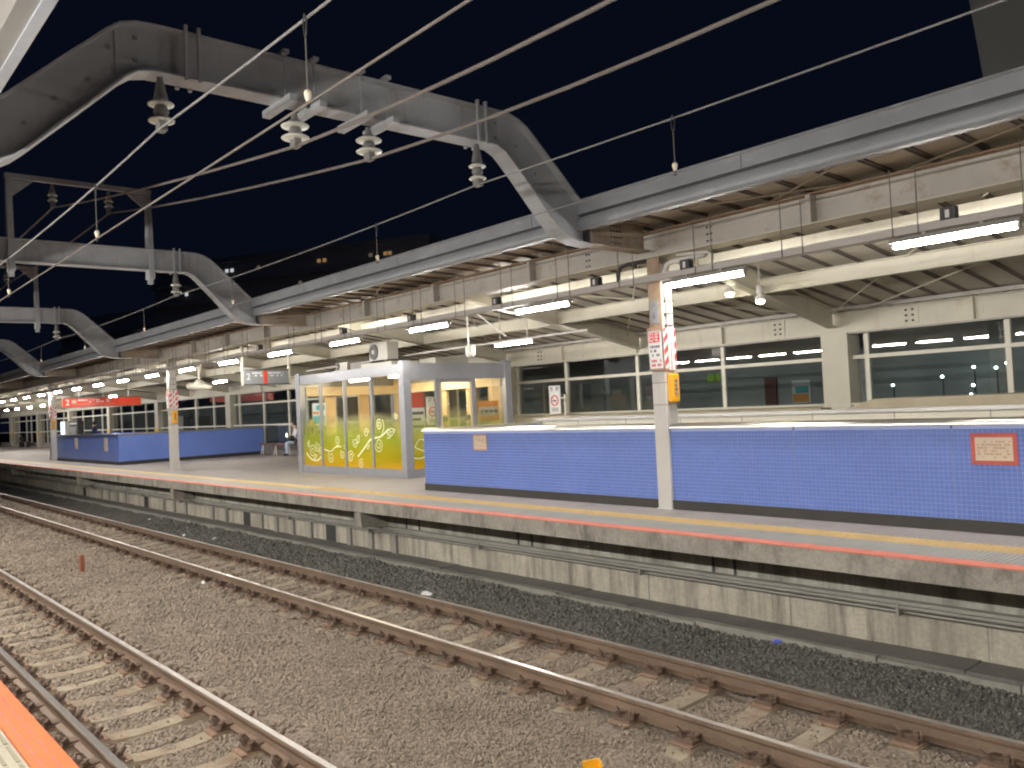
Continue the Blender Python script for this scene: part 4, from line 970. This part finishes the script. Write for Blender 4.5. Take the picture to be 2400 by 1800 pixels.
def poster(x0, x1, y, z0, z1, layers, lab, axis='y', grp=None):
    t = thing('poster', lab, 'poster', ((x0+x1)/2, y, z0) if axis == 'y' else (y, (x0+x1)/2, z0), grp)
    def bx(a, b, d0, d1, c_, d_): return B(a, b, y-d1, y-d0, c_, d_) if axis == 'y' else B(y+d0, y+d1, a, b, c_, d_)
    bx(x0, x1, 0, .006, z0, z1).build('sheet', K[layers[0]], t)
    for (u0, u1, v0, v1, mk) in layers[1:]:
        bx(x0+(x1-x0)*u0, x0+(x1-x0)*u1, .0062, .008, z0+(z1-z0)*v0, z0+(z1-z0)*v1).build('printed_block', K[mk], t)
    return t
poster(-21.1, -20.35, WY0+.30, 2.35, 2.95, ['signwhite', (.05, .95, .05, .42, 'teal'), (.05, .5, .5, .62, 'orangeposter'), (.3, .95, .68, .9, 'teal')], 'white and turquoise poster inside the left waiting room pane')
poster(-21.2, -20.95, WY0+.26, 2.1, 2.5, ['bandyellow', (.3, .8, .1, .5, 'ink')], 'yellow sticker at the left corner of the waiting room')
poster(11.2, 11.6, WX1-.5, 2.1, 3.05, ['signwhite', (0, 1, .62, 1, 'posterred'), (.1, .9, .45, .52, 'ink'), (.1, .7, .3, .36, 'ink'), (.1, .9, .12, .18, 'ink')], 'tall poster with red top inside the waiting room door', 'x')
poster(12.95, 13.6, WX1-.14, 2.28, 2.78, ['orangeposter', (.05, .95, .25, .72, 'paper'), (.12, .2, .4, .55, 'teal'), (.32, .44, .4, .55, 'teal'), (.56, .68, .4, .55, 'teal'), (.8, .9, .4, .55, 'teal')], 'orange and yellow guide board at the right of the waiting room', 'x')
# no-smoking signs
def nosmoke(x, y, z0, z1, wd, lab, face):
    t = thing('no_smoking_sign', lab, 'sign', (x, y, z0), 'no-smoking signs')
    h = z1-z0
    if face == 'y': cv = lambda u, d, v: (x+u, y-d, z0+v)
    else: cv = lambda u, d, v: (x+d, y+u, z0+v)
    def bx(u0, u1, d0, d1, v0, v1):
        a, b = cv(u0, d0, v0), cv(u1, d1, v1); return B(a[0], b[0], a[1], b[1], a[2], b[2])
    bx(-wd/2, wd/2, 0, .02, 0, h).build('board', K['signwhite'], t)
    R_ = wd*.31; zc_ = h*.47
    MB().tube([cv(R_*math.cos(a), .022, zc_+R_*math.sin(a)) for a in np.linspace(0, 2*math.pi, 25)], wd*.035, 5).build('prohibition_ring', K['redink'], t)
    MB().bar(cv(-R_*.7, .022, zc_+R_*.7), cv(R_*.7, .022, zc_-R_*.7), .004, wd*.06, (0, 1, 0) if face == 'y' else (1, 0, 0)).build('prohibition_bar', K['redink'], t)
    bx(-R_*.7, R_*.45, .0202, .0215, zc_-wd*.05, zc_+wd*.02).build('cigarette', K['ink'], t)
    for s_, ch in ((-.26, '禁'), (.26, '煙')):
        text(ch, wd*.30, cv(s_*wd, .0215, h*.875), RF if face == 'y' else RXP, K['ink'], t)
    m = MB()
    for k in range(3):
        q = bx(-wd*.3, wd*.3, .0202, .0212, h*(.08+.05*k), h*(.08+.05*k)+.02); m._add(q.v, q.f)
    m.build('text_marks', K['signgrey'], t, kind='stuff')
nosmoke(-15.55, 14.9, 2.375, 3.085, .40, 'white no-smoking sign standing before the back window right of the waiting room', 'y')
B(-15.37, -15.2, 14.88, 14.90, 2.75, 2.78).build('sign_bracket', K['white'])
bpy.data.objects['sign_bracket'].parent = [o for o in bpy.data.objects if o.name.startswith('no_smoking_sign')][0]; bpy.data.objects['sign_bracket'].location = -Vector((-15.55, 14.9, 2.375))
pl = thing('sign_post', 'slim post carrying the white no-smoking sign behind the blue wall', 'post', (-15.2, 14.9, PZ)); B(-15.22, -15.18, 14.88, 14.92, PZ, 2.85).build('pole', K['frame'], pl); B(-15.35, -15.05, 14.75, 15.05, PZ, PZ+.02).build('base_plate', K['dark'], pl)
nosmoke(WX1-1.1, 12.25, 2.25, 2.95, .36, 'no-smoking sign seen through the waiting room glass', 'x')

# units on the waiting room roof
def ac_unit(x0, x1, y0, y1, z0, z1, lab):
    t = thing('air_conditioner', lab, 'air conditioner', ((x0+x1)/2, (y0+y1)/2, z0), 'air conditioners on the waiting room')
    s = B(x0, x1, y0, y1, z0, z1).build('casing', K['ac'], t); bv = s.modifiers.new('b', 'BEVEL'); bv.width = .015; bv.segments = 2
    r = min(x1-x0, z1-z0)*.44; cx, cz = x0 + r + .04, (z0+z1)/2
    m = MB().lathe([(r, 0), (r, .02), (r*.9, .025)], 0, 0, 24); m.v = [(cx+a, y0-b_, cz+c_) for a, c_, b_ in [(v[0], v[1], v[2]) for v in m.v]]; o = m.build('fan_grille', K['dark'], t); fix_normals(o)
    m = MB().lathe([(r*.28, 0), (r*.28, .012)], 0, 0, 16); m.v = [(cx+v[0], y0-.026-v[2], cz+v[1]) for v in m.v]; o = m.build('fan_hub', K['lamp'], t); fix_normals(o)
    for q in (.45, .62, .8): MB().tube([(cx+r*q*math.cos(a), y0-.027, cz+r*q*math.sin(a)) for a in np.linspace(0, 2*math.pi, 25)], .004, 4, cap=False).build('grille_ring', K['rod'], t)
    for xx in (x0+.08, x1-.08): B(xx-.03, xx+.03, y0, y1, z0-.05, z0).build('foot', K['dark'], t)
ac_unit(-18.28, -17.45, 11.15, 11.48, 3.90, 4.34, 'larger air conditioner with round fan on the waiting room roof')
B(-18.6, -17.2, 11.1, 11.9, 3.72, 3.849).build('unit_base', K['ac']); tag(bpy.data.objects['unit_base'], 'low plinth under the larger air conditioner on the waiting room roof', 'plinth')
ac_unit(-20.0, -19.4, 11.15, 11.45, 3.77, 3.98, 'smaller air conditioner left of the big one on the waiting room roof')
db = B(-19.3, -18.35, 11.2, 11.7, 3.70, 3.93).build('equipment_box', K['rod']); tag(db, 'dark equipment box between the two air conditioners', 'box')
db = B(-17.2, -16.5, 11.9, 12.9, 3.70, 3.88).build('equipment_box', K['ac']); tag(db, 'pale flat box at the right end of the waiting room roof', 'box')
pp = MB().tube([(-22.5, 11.6, 3.92), (-16.5, 11.8, 4.02), (-11.5, 12.0, 4.05)], .025, 8).build('suspended_pipe', K['tray']); tag(pp, 'thin grey pipe suspended across above the waiting room', 'pipe')

# speaker pole and camera bracket
t = thing('ceiling_speaker', 'white speaker cluster on a thin pole above the waiting room right corner', 'speaker', (-14.3, 11.2, 3.8))
MB().tube([(-14.3, 11.2, 4.84), (-14.3, 11.2, 3.98)], .018, 8).build('pole', K['white'], t); MB().tube([(-14.25, 11.2, 4.8), (-13.4, 11.5, 4.1)], .014, 6).build('stay', K['white'], t)
for dx in (-.09, 0, .09): MB().lathe([(.025, 3.98), (.05, 3.95), (.05, 3.80), (.035, 3.74), (.01, 3.72)], -14.3+dx, 11.2+abs(dx)*.5, 12).build('horn', K['white'], t, True)
t = thing('camera_bracket', 'cream ceiling bracket with horizontal camera bar hung left of the grey sign', 'camera', (-29.3, 11, 3.75))
MB().tube([(-29.55, 11, 4.85), (-29.3, 11, 4.2), (-29.3, 11, 3.95)], .045, 8).build('pole', K['cream'], t); MB().tube([(-28.95, 11, 4.85), (-29.3, 11, 4.2)], .04, 8).build('pole', K['cream'], t)
MB().ellipsoid((-29.3, 11, 3.9), (.17, .17, .17)).build('joint_housing', K['cream'], t, True)
MB().tube([(-30.0, 10.9, 3.86), (-29.3, 11, 3.84), (-28.4, 11.1, 3.74)], [.11, .14, .07], 10).build('camera_bar', K['cream'], t, True)

# ---- hanging signs (faces look along the platform)
t = thing('hanging_sign', 'grey hanging platform sign with white 2 and a red centre bar beside the waiting room', 'sign', (-23, 10.6, 3.6))
B(-23.08, -23.0, 9.93, 11.26, 3.60, 3.985).build('panel', K['signgrey'], t); B(-23.09, -22.99, 9.90, 11.29, 3.986, 4.01).build('frame', K['dark'], t); B(-23.09, -22.99, 9.90, 11.29, 3.575, 3.599).build('frame', K['dark'], t)
for yy in (9.86, 11.28): B(-23.09, -22.99, yy, yy+.045, 3.56, 4.9 if yy < 10 else 4.7).build('support_post', K['cream'], t)
B(-22.998, -22.994, 10.50, 10.60, 3.605, 3.985).build('red_bar', K['signred'], t)
text('2', .26, (-22.996, 10.04, 3.80), RXP, K['signwhite'], t)
strokes(MB(), None, 10.16, 10.48, 3.80, 3.95, -22.999, 2, .8, 'x').build('text_marks', K['signwhite'], t, kind='stuff'); strokes(MB(), None, 10.64, 11.1, 3.80, 3.95, -22.999, 2, .6, 'x').build('text_marks', K['signwhite'], t, kind='stuff')
t = thing('hanging_sign', 'long red hanging platform sign with white 2 above the second blue wall', 'sign', (-45, 12, 3.55))
B(-45.1, -45.0, 10.25, 13.88, 3.58, 3.985).build('panel', K['signred'], t); B(-45.11, -44.99, 10.22, 13.91, 3.986, 4.02).build('frame', K['rod'], t); B(-45.11, -44.99, 10.22, 13.91, 3.545, 3.579).build('frame', K['rod'], t)
for yy in (11.0, 12.1, 13.3): MB().tube([(-45.05, yy, 4.02), (-45.05, yy, roof_z(yy)-.02)], .025, 6).build('support_post', K['white'], t)
text('2', .38, (-44.995, 10.47, 3.78), RXP, K['signwhite'], t)
B(-44.999, -44.996, 10.66, 10.86, 3.75, 3.90).build('train_symbol', K['paper'], t)
strokes(MB(), None, 10.95, 11.35, 3.83, 3.95, -44.999, 1, 1, 'x').build('text_marks', K['signwhite'], t, kind='stuff'); strokes(MB(), None, 11.45, 12.4, 3.76, 3.94, -44.999, 2, .6, 'x').build('text_marks', K['signwhite'], t, kind='stuff')
B(-44.999, -44.996, 10.7, 12.6, 3.68, 3.69).build('rule_line', K['paper'], t)

# ---- things on the platform far left
t = thing('timetable_board', 'dark information stand with a pale sloping screen behind the second blue wall', 'information stand', (-50.2, 12, PZ))
o = MB().extrude_y([(-51.3, PZ), (-49.4, PZ), (-49.4, 2.92), (-51.1, 2.92)], 11.95, 12.25).build('cabinet', K['dark'], t); fix_normals(o)
o = MB().extrude_y([(-51.1, 1.9), (-49.8, 1.9), (-49.6, 2.62), (-51.0, 2.62)], 11.93, 11.949).build('screen', K['signgrey'], t); fix_normals(o)
B(-50.9, -49.6, 11.935, 11.949, 2.74, 2.82).build('title_strip', K['signwhite'], t)
t = thing('vending_machine', 'lit pale blue and white vending machine by the third column', 'vending machine', (-54, 12.3, PZ))
B(-54.6, -53.6, 12.3, 12.9, PZ, 2.95).build('cabinet', K['signwhite'], t); B(-54.5, -53.7, 12.28, 12.299, 2.2, 2.88).build('lit_front', L_vend, t); B(-54.5, -53.7, 12.285, 12.299, 1.4, 2.15).build('lower_panel', K['paper'], t)
bn = thing('bench', 'dark bench with thin legs beside the seated person in jeans', 'bench', (-32, 15.3, PZ))
B(-33.6, -30.0, 15.0, 15.4, 1.50, 1.55).build('seat', K['bench'], bn)
for x in (-33.4, -32.2, -31.0): MB().tube([(x-.12, 15.05, PZ), (x, 15.1, 1.5), (x+.12, 15.05, PZ)], .018, 6).build('leg', K['white'], bn)
bn = thing('bench', 'far bench against the window wall at the picture edge', 'bench', (-79, 14.9, PZ)); B(-80.2, -77.6, 14.9, 15.3, 1.5, 1.55).build('seat', K['bench'], bn)
for x in (-80, -77.8): B(x-.03, x+.03, 14.95, 15.25, PZ, 1.5).build('leg', K['dark'], bn)

# ================================================================= PEOPLE
def person(label, origin, face, joints, mats, hair=True, grp='people on the platform'):
    """joints: dict name -> local xyz (x right of person, y forward, z up) with radius; one skinned body"""
    root = thing('person', label, 'person', origin, grp)
    order = ['pelvis','waist','chest','neck','head','crown','hip_l','knee_l','ankle_l','toe_l','hip_r','knee_r','ankle_r','toe_r','sh_l','elbow_l','wrist_l','hand_l','sh_r','elbow_r','wrist_r','hand_r']
    edges_ = [('pelvis','waist'),('waist','chest'),('chest','neck'),('neck','head'),('head','crown')]
    for s in 'lr': edges_ += [('pelvis','hip_'+s),('hip_'+s,'knee_'+s),('knee_'+s,'ankle_'+s),('ankle_'+s,'toe_'+s),('chest','sh_'+s),('sh_'+s,'elbow_'+s),('elbow_'+s,'wrist_'+s),('wrist_'+s,'hand_'+s)]
    rad = dict(pelvis=.14, waist=.125, chest=.15, neck=.055, head=.088, crown=.07, hip=.09, knee=.062, ankle=.045, toe=.04, sh=.068, elbow=.048, wrist=.034, hand=.036)
    ca, sa = math.cos(face), math.sin(face)
    rotp = lambda p: (p[0]*ca - p[1]*sa, p[0]*sa + p[1]*ca, p[2])
    me = bpy.data.meshes.new('body_skeleton'); idx = {n_: i for i, n_ in enumerate(order)}
    me.from_pydata([rotp(joints[n_]) for n_ in order], [(idx[a], idx[b]) for a, b in edges_], [])
    tmp = bpy.data.objects.new('body_tmp', me); C.objects.link(tmp)
    sk = tmp.modifiers.new('s', 'SKIN'); sk.use_smooth_shade = True
    for n_ in order:
        r = rad[n_.split('_')[0]]; sv = me.skin_vertices[0].data[idx[n_]]; sv.radius = (r, r*(.8 if n_ in ('chest','waist','pelvis') else 1)); sv.use_root = n_ == 'pelvis'
    ss = tmp.modifiers.new('d', 'SUBSURF'); ss.levels = 2; ss.render_levels = 2
    dg = bpy.context.evaluated_depsgraph_get(); m2 = bpy.data.meshes.new_from_object(tmp.evaluated_get(dg)); bpy.data.objects.remove(tmp)
    m2.name = 'body'; m2.materials.clear()
    for k in mats: m2.materials.append(K[k])       # top, trousers, skin, shoe
    J = {n_: np.array(rotp(joints[n_])) for n_ in order}
    reg = {}
    for a, b in edges_:
        k = 0
        if b.startswith(('knee','ankle','hip')): k = 1
        if b.startswith('toe'): k = 3
        if b in ('head','crown') or b.startswith('hand'): k = 2
        reg[(a, b)] = k
    for p in m2.polygons:
        c_ = np.array(p.center); best = None
        for (a, b), k in reg.items():
            A, Bb = J[a], J[b]; u = np.clip(np.dot(c_-A, Bb-A)/np.dot(Bb-A, Bb-A), 0, 1); d = np.linalg.norm(c_-(A+u*(Bb-A))) / rad[b.split('_')[0]]
            if best is None or d < best[0]: best = (d, k)
        p.material_index = best[1]; p.use_smooth = True
    o = bpy.data.objects.new('body', m2); C.objects.link(o); o.parent = root
    if hair:
        h = J['head']; c_ = J['crown']; mid = (h+c_)/2
        back_ = np.array(rotp((0, -.028, 0)))
        MB().ellipsoid(tuple(np.array(origin)+mid+back_+np.array([0, 0, .025])), (.098, .10, .105)).build('hair', K['hair'], root, True)
    f = np.array(rotp((0, .095, 0))); h = J['head']; mid = (h*.6+J['crown']*.4)
    MB().ellipsoid(tuple(np.array(origin)+mid+f+np.array([0,0,-.02])), (.014, .014, .02), 6, 5).build('nose', K['skin'], root, True)
    return root
STAND = dict(pelvis=(0,0,.95), waist=(0,0,1.12), chest=(0,0,1.32), neck=(0,.0,1.49), head=(0,.02,1.58), crown=(0,.01,1.69),
    hip_l=(-.09,0,.88), knee_l=(-.10,.02,.49), ankle_l=(-.10,-.01,.09), toe_l=(-.11,.14,.04), hip_r=(.09,0,.88), knee_r=(.10,.02,.49), ankle_r=(.10,-.01,.09), toe_r=(.11,.14,.04),
    sh_l=(-.19,0,1.40), elbow_l=(-.25,-.02,1.13), wrist_l=(-.22,.16,.98), hand_l=(-.18,.24,.98), sh_r=(.19,0,1.40), elbow_r=(.25,-.02,1.13), wrist_r=(.22,.16,.98), hand_r=(.18,.24,.98))
SIT = dict(pelvis=(0,0,.54), waist=(0,.02,.70), chest=(0,.05,.90), neck=(0,.08,1.07), head=(0,.12,1.16), crown=(0,.13,1.27),
    hip_l=(-.10,.06,.53), knee_l=(-.12,.44,.50), ankle_l=(-.12,.42,.09), toe_l=(-.13,.56,.04), hip_r=(.10,.06,.53), knee_r=(.12,.44,.50), ankle_r=(.12,.42,.09), toe_r=(.13,.56,.04),
    sh_l=(-.18,.06,.97), elbow_l=(-.22,.14,.72), wrist_l=(-.12,.34,.74), hand_l=(-.07,.40,.78), sh_r=(.18,.06,.97), elbow_r=(.22,.14,.72), wrist_r=(.12,.34,.74), hand_r=(.07,.40,.78))
LEAN = dict(SIT); LEAN.update(waist=(0,.08,.68), chest=(0,.26,.82), neck=(0,.40,.92), head=(0,.49,.97), crown=(0,.56,1.06), sh_l=(-.18,.28,.88), elbow_l=(-.20,.40,.62), wrist_l=(-.10,.56,.55), hand_l=(-.05,.62,.55), sh_r=(.18,.28,.88), elbow_r=(.20,.40,.62), wrist_r=(.10,.56,.55), hand_r=(.05,.62,.55))
person('person in blue uniform standing with back turned behind the second blue wall', (-50.2, 13.0, PZ), .15, STAND, ['cloth_blue', 'cloth_black', 'skin', 'shoe'])
person('person in black seated bent forward on the far bench at picture left', (-78.7, 15.05, PZ), math.pi/2+.5, LEAN, ['cloth_black', 'cloth_black', 'skin', 'shoe'])
ps = person('person in pale jeans seated on the bench holding a lit phone', (-30.35, 15.15, PZ), math.pi-.25, SIT, ['cloth_white', 'cloth_jeans', 'skin', 'shoe'])
ph = B(-30.47, -30.40, 14.72, 14.732, 1.83, 1.97).build('phone', L_phone); tag(ph, 'glowing phone held by the seated person in pale jeans', 'phone')
bg_ = MB().ellipsoid((-30.3, 14.86, 1.78), (.16, .13, .12)).build('bag', K['cloth_black'], None, True); tag(bg_, 'black bag on the lap of the seated person in jeans', 'bag')
person('person in dark jacket seated inside the waiting room, left of the corner post', (-17.9, 13.2, PZ+.02), math.pi, SIT, ['cloth_grey', 'cloth_black', 'skin', 'shoe'])
person('person in ochre jacket seated inside the waiting room, right of the corner post', (-16.9, 13.2, PZ+.02), math.pi+.4, SIT, ['cloth_ochre', 'cloth_black', 'skin', 'shoe'])

# ================================================================= TRACKSIDE BITS
mp = thing('marker_post', 'short rusty brown marker post standing in the ballast between the tracks', 'post', (-17.7, 4.27, -.2))
MB().box(-17.76, -17.64, 4.235, 4.305, -.3, .185).build('post', K['postbrown'], mp)
mp = thing('angle_marker', 'bright yellow angle marker at the bottom edge between the tracks', 'marker', (-4.47, 4.53, -.2))
o = MB().extrude_y([(-4.62, -.3), (-4.62, .03), (-4.61, .03), (-4.61, -.3)], 4.45, 4.57).build('plate', K['warnyellow'], mp)
MB().hexa([(-4.565,4.47,-.3),(-4.49,4.575,-.3),(-4.484,4.570,-.3),(-4.559,4.464,-.3)], [(-4.565,4.47,-.032),(-4.49,4.575,-.020),(-4.484,4.570,-.020),(-4.559,4.464,-.032)]).build('plate', K['warnyellow'], mp)
MB().hexa([(-4.49,4.575,-.3),(-4.385,4.50,-.3),(-4.390,4.494,-.3),(-4.495,4.569,-.3)], [(-4.49,4.575,-.020),(-4.385,4.50,-.026),(-4.390,4.494,-.026),(-4.495,4.569,-.020)]).build('plate', K['warnyellow'], mp)
bpy.data.objects.remove(o)
def crumple(x, y, z, r, mat, lab):
    m = MB().ellipsoid((x, y, z), r, 9, 6); m.v = [(x+(a-x)*random.uniform(.6, 1.25), y+(b-y)*random.uniform(.6, 1.25), z+(c_-z)*random.uniform(.6, 1.2)) for a, b, c_ in m.v]
    o = m.build('litter', K[mat]); tag(o, lab, 'litter', 'litter on the ballast')
crumple(-14.6, 5.42, -.15, (.045, .04, .04), 'litter_white', 'small white lump beside the outer fasteners of the farther track')
crumple(-19.2, 7.42, -.1, (.10, .06, .05), 'litter_white', 'white crumpled paper on the dark ballast, left of the middle')
crumple(-24.6, 7.7, -.06, (.12, .06, .03), 'litter_white', 'thin pale scrap far along the dark ballast near the trough')
crumple(-20.8, 7.3, -.12, (.07, .05, .03), 'litter_white', 'faint grey scrap left of the white crumpled paper')
crumple(-10.6, 7.28, -.12, (.14, .06, .035), 'litter_white', 'pale bluish wrapper lying against the far rail near the middle')
crumple(-5.05, 7.93, .0, (.07, .05, .035), 'litter_blue', 'blue and white wrapper at the edge of the trough')
crumple(-4.93, 7.95, .0, (.03, .03, .025), 'litter_white', 'white tip beside the blue wrapper at the trough')
crumple(-5.95, 7.75, -.05, (.08, .05, .03), 'litter_dark', 'black rag on the dark ballast near the broken trough cover')

# ================================================================= NEAR ROOF (above and behind the viewer)
nr = thing('near_roof', 'grey edge of the nearer platform roof in the upper left corner', 'roof', (-5, .8, 4.7))
B(-60, 6, .90, 1.04, 4.72, 4.88).build('gutter', K['nearfascia_dim'], nr); B(-60, 6, .88, 1.0, 4.89, 5.06).build('fascia_upper', K['nearfascia_dim'], nr)
B(-60, 6, .99, 1.05, 4.705, 4.719).build('gutter_lip', K['fascia'], nr)
o = MB().extrude_x([(.9, 5.0), (-.35, 4.98), (-6.5, 4.1), (-6.5, 4.15), (-.35, 5.03), (.9, 5.05)], -60, 6).build('roof_sheet', K['roof'], nr); fix_normals(o)
B(-60, 6, -.5, -.2, 4.50, 4.86).build('girder', K['beam'], nr)
for xx in np.arange(-20, 3, .5): B(xx-.045, xx+.045, -.15, .88, 4.955, 4.985).build('rib', K['rib'], nr)
for gx in GX[:3]: B(gx-.12, gx+.12, -.2, .93, 4.73, 5.06).build('bracket_beam', K['beam'], nr)
for i, x in enumerate([3.5 - 1.65*k for k in range(0, 22)]):
    t = tube_light(x, -.25, 4.22, 'lit twin tube light under the nearer platform roof, %s along its row' % nums(i), 'tube lights of the nearer platform', mat=L_near)
    MB().tube([(x-.599, -.12, 4.22), (x+.599, -.12, 4.22)], .022, 8, cap=False).build('tube', L_near, t)
    MB().box(x-.62, x+.62, -.16, -.08, 4.256, 4.30).build('housing', K['lamp'], t)

# ================================================================= BUILDINGS BEYOND
def block(name, lab, x, y, wx, wy, h, rot, floors, wins, mat):
    t = thing(name, lab, 'building', (x, y, -.5), 'dark buildings beyond the station')
    t.rotation_euler = (0, 0, 0)
    ca, sa = math.cos(rot), math.sin(rot)
    cvt = lambda a, b, c_: (x + a*ca - b*sa, y + a*sa + b*ca, c_)
    q = lambda x0, x1, y0, y1, z0, z1: MB().hexa([cvt(x0,y0,z0),cvt(x1,y0,z0),cvt(x1,y1,z0),cvt(x0,y1,z0)], [cvt(x0,y0,z1),cvt(x1,y0,z1),cvt(x1,y1,z1),cvt(x0,y1,z1)])
    q(-wx/2, wx/2, -wy/2, wy/2, -.5, h).build('wall', K[mat], t); q(-wx/2-.3, wx/2+.3, -wy/2-.3, wy/2+.3, h, h+.8).build('roof', K[mat], t)
    fh = h/floors
    for f in range(1, floors): q(-wx/2, wx/2, -wy/2-1.0, -wy/2-.02, f*fh-.2, f*fh+.7).build('balcony', K[mat], t)
    for (u, f, mi) in wins: q(-wx/2+u*wx, -wx/2+u*wx+.55, -wy/2-.04, -wy/2-.01, f*fh+1.4, f*fh+1.9).build('window', L_win[mi], t)
    return t
block('apartment_block', 'dark apartment block with a few lit windows above the far roof', -118, 62, 46, 14, 26, .55, 9, [(.12, 7, 0), (.28, 8, 0), (.30, 8, 0), (.40, 8, 2), (.15, 5, 2), (.22, 4, 2), (.30, 6, 1), (.35, 5, 0), (.62, 8, 1), (.64, 8, 1), (.55, 7, 2), (.85, 8, 1), (.865, 8, 1), (.8, 8, 2), (.5, 6, 2)], 'bldg')
block('apartment_block', 'second dark apartment block with warm lit stairwell farther left', -175, 60, 50, 14, 24, .35, 8, [(.3, 5, 1), (.32, 4, 2), (.5, 6, 0), (.55, 3, 1), (.7, 5, 2), (.75, 4, 0), (.2, 6, 2)], 'bldg')
tb = thing('tower_block', 'faint pale tower rising into the dark above the roof at top right', 'building', (-5, 25, -.5), 'dark buildings beyond the station')
o = MB().extrude_y([(-7.7, -.5), (6, -.5), (6, 26), (-10.5, 26)], 26, 30).build('wall', K['bldg2'], tb); fix_normals(o)
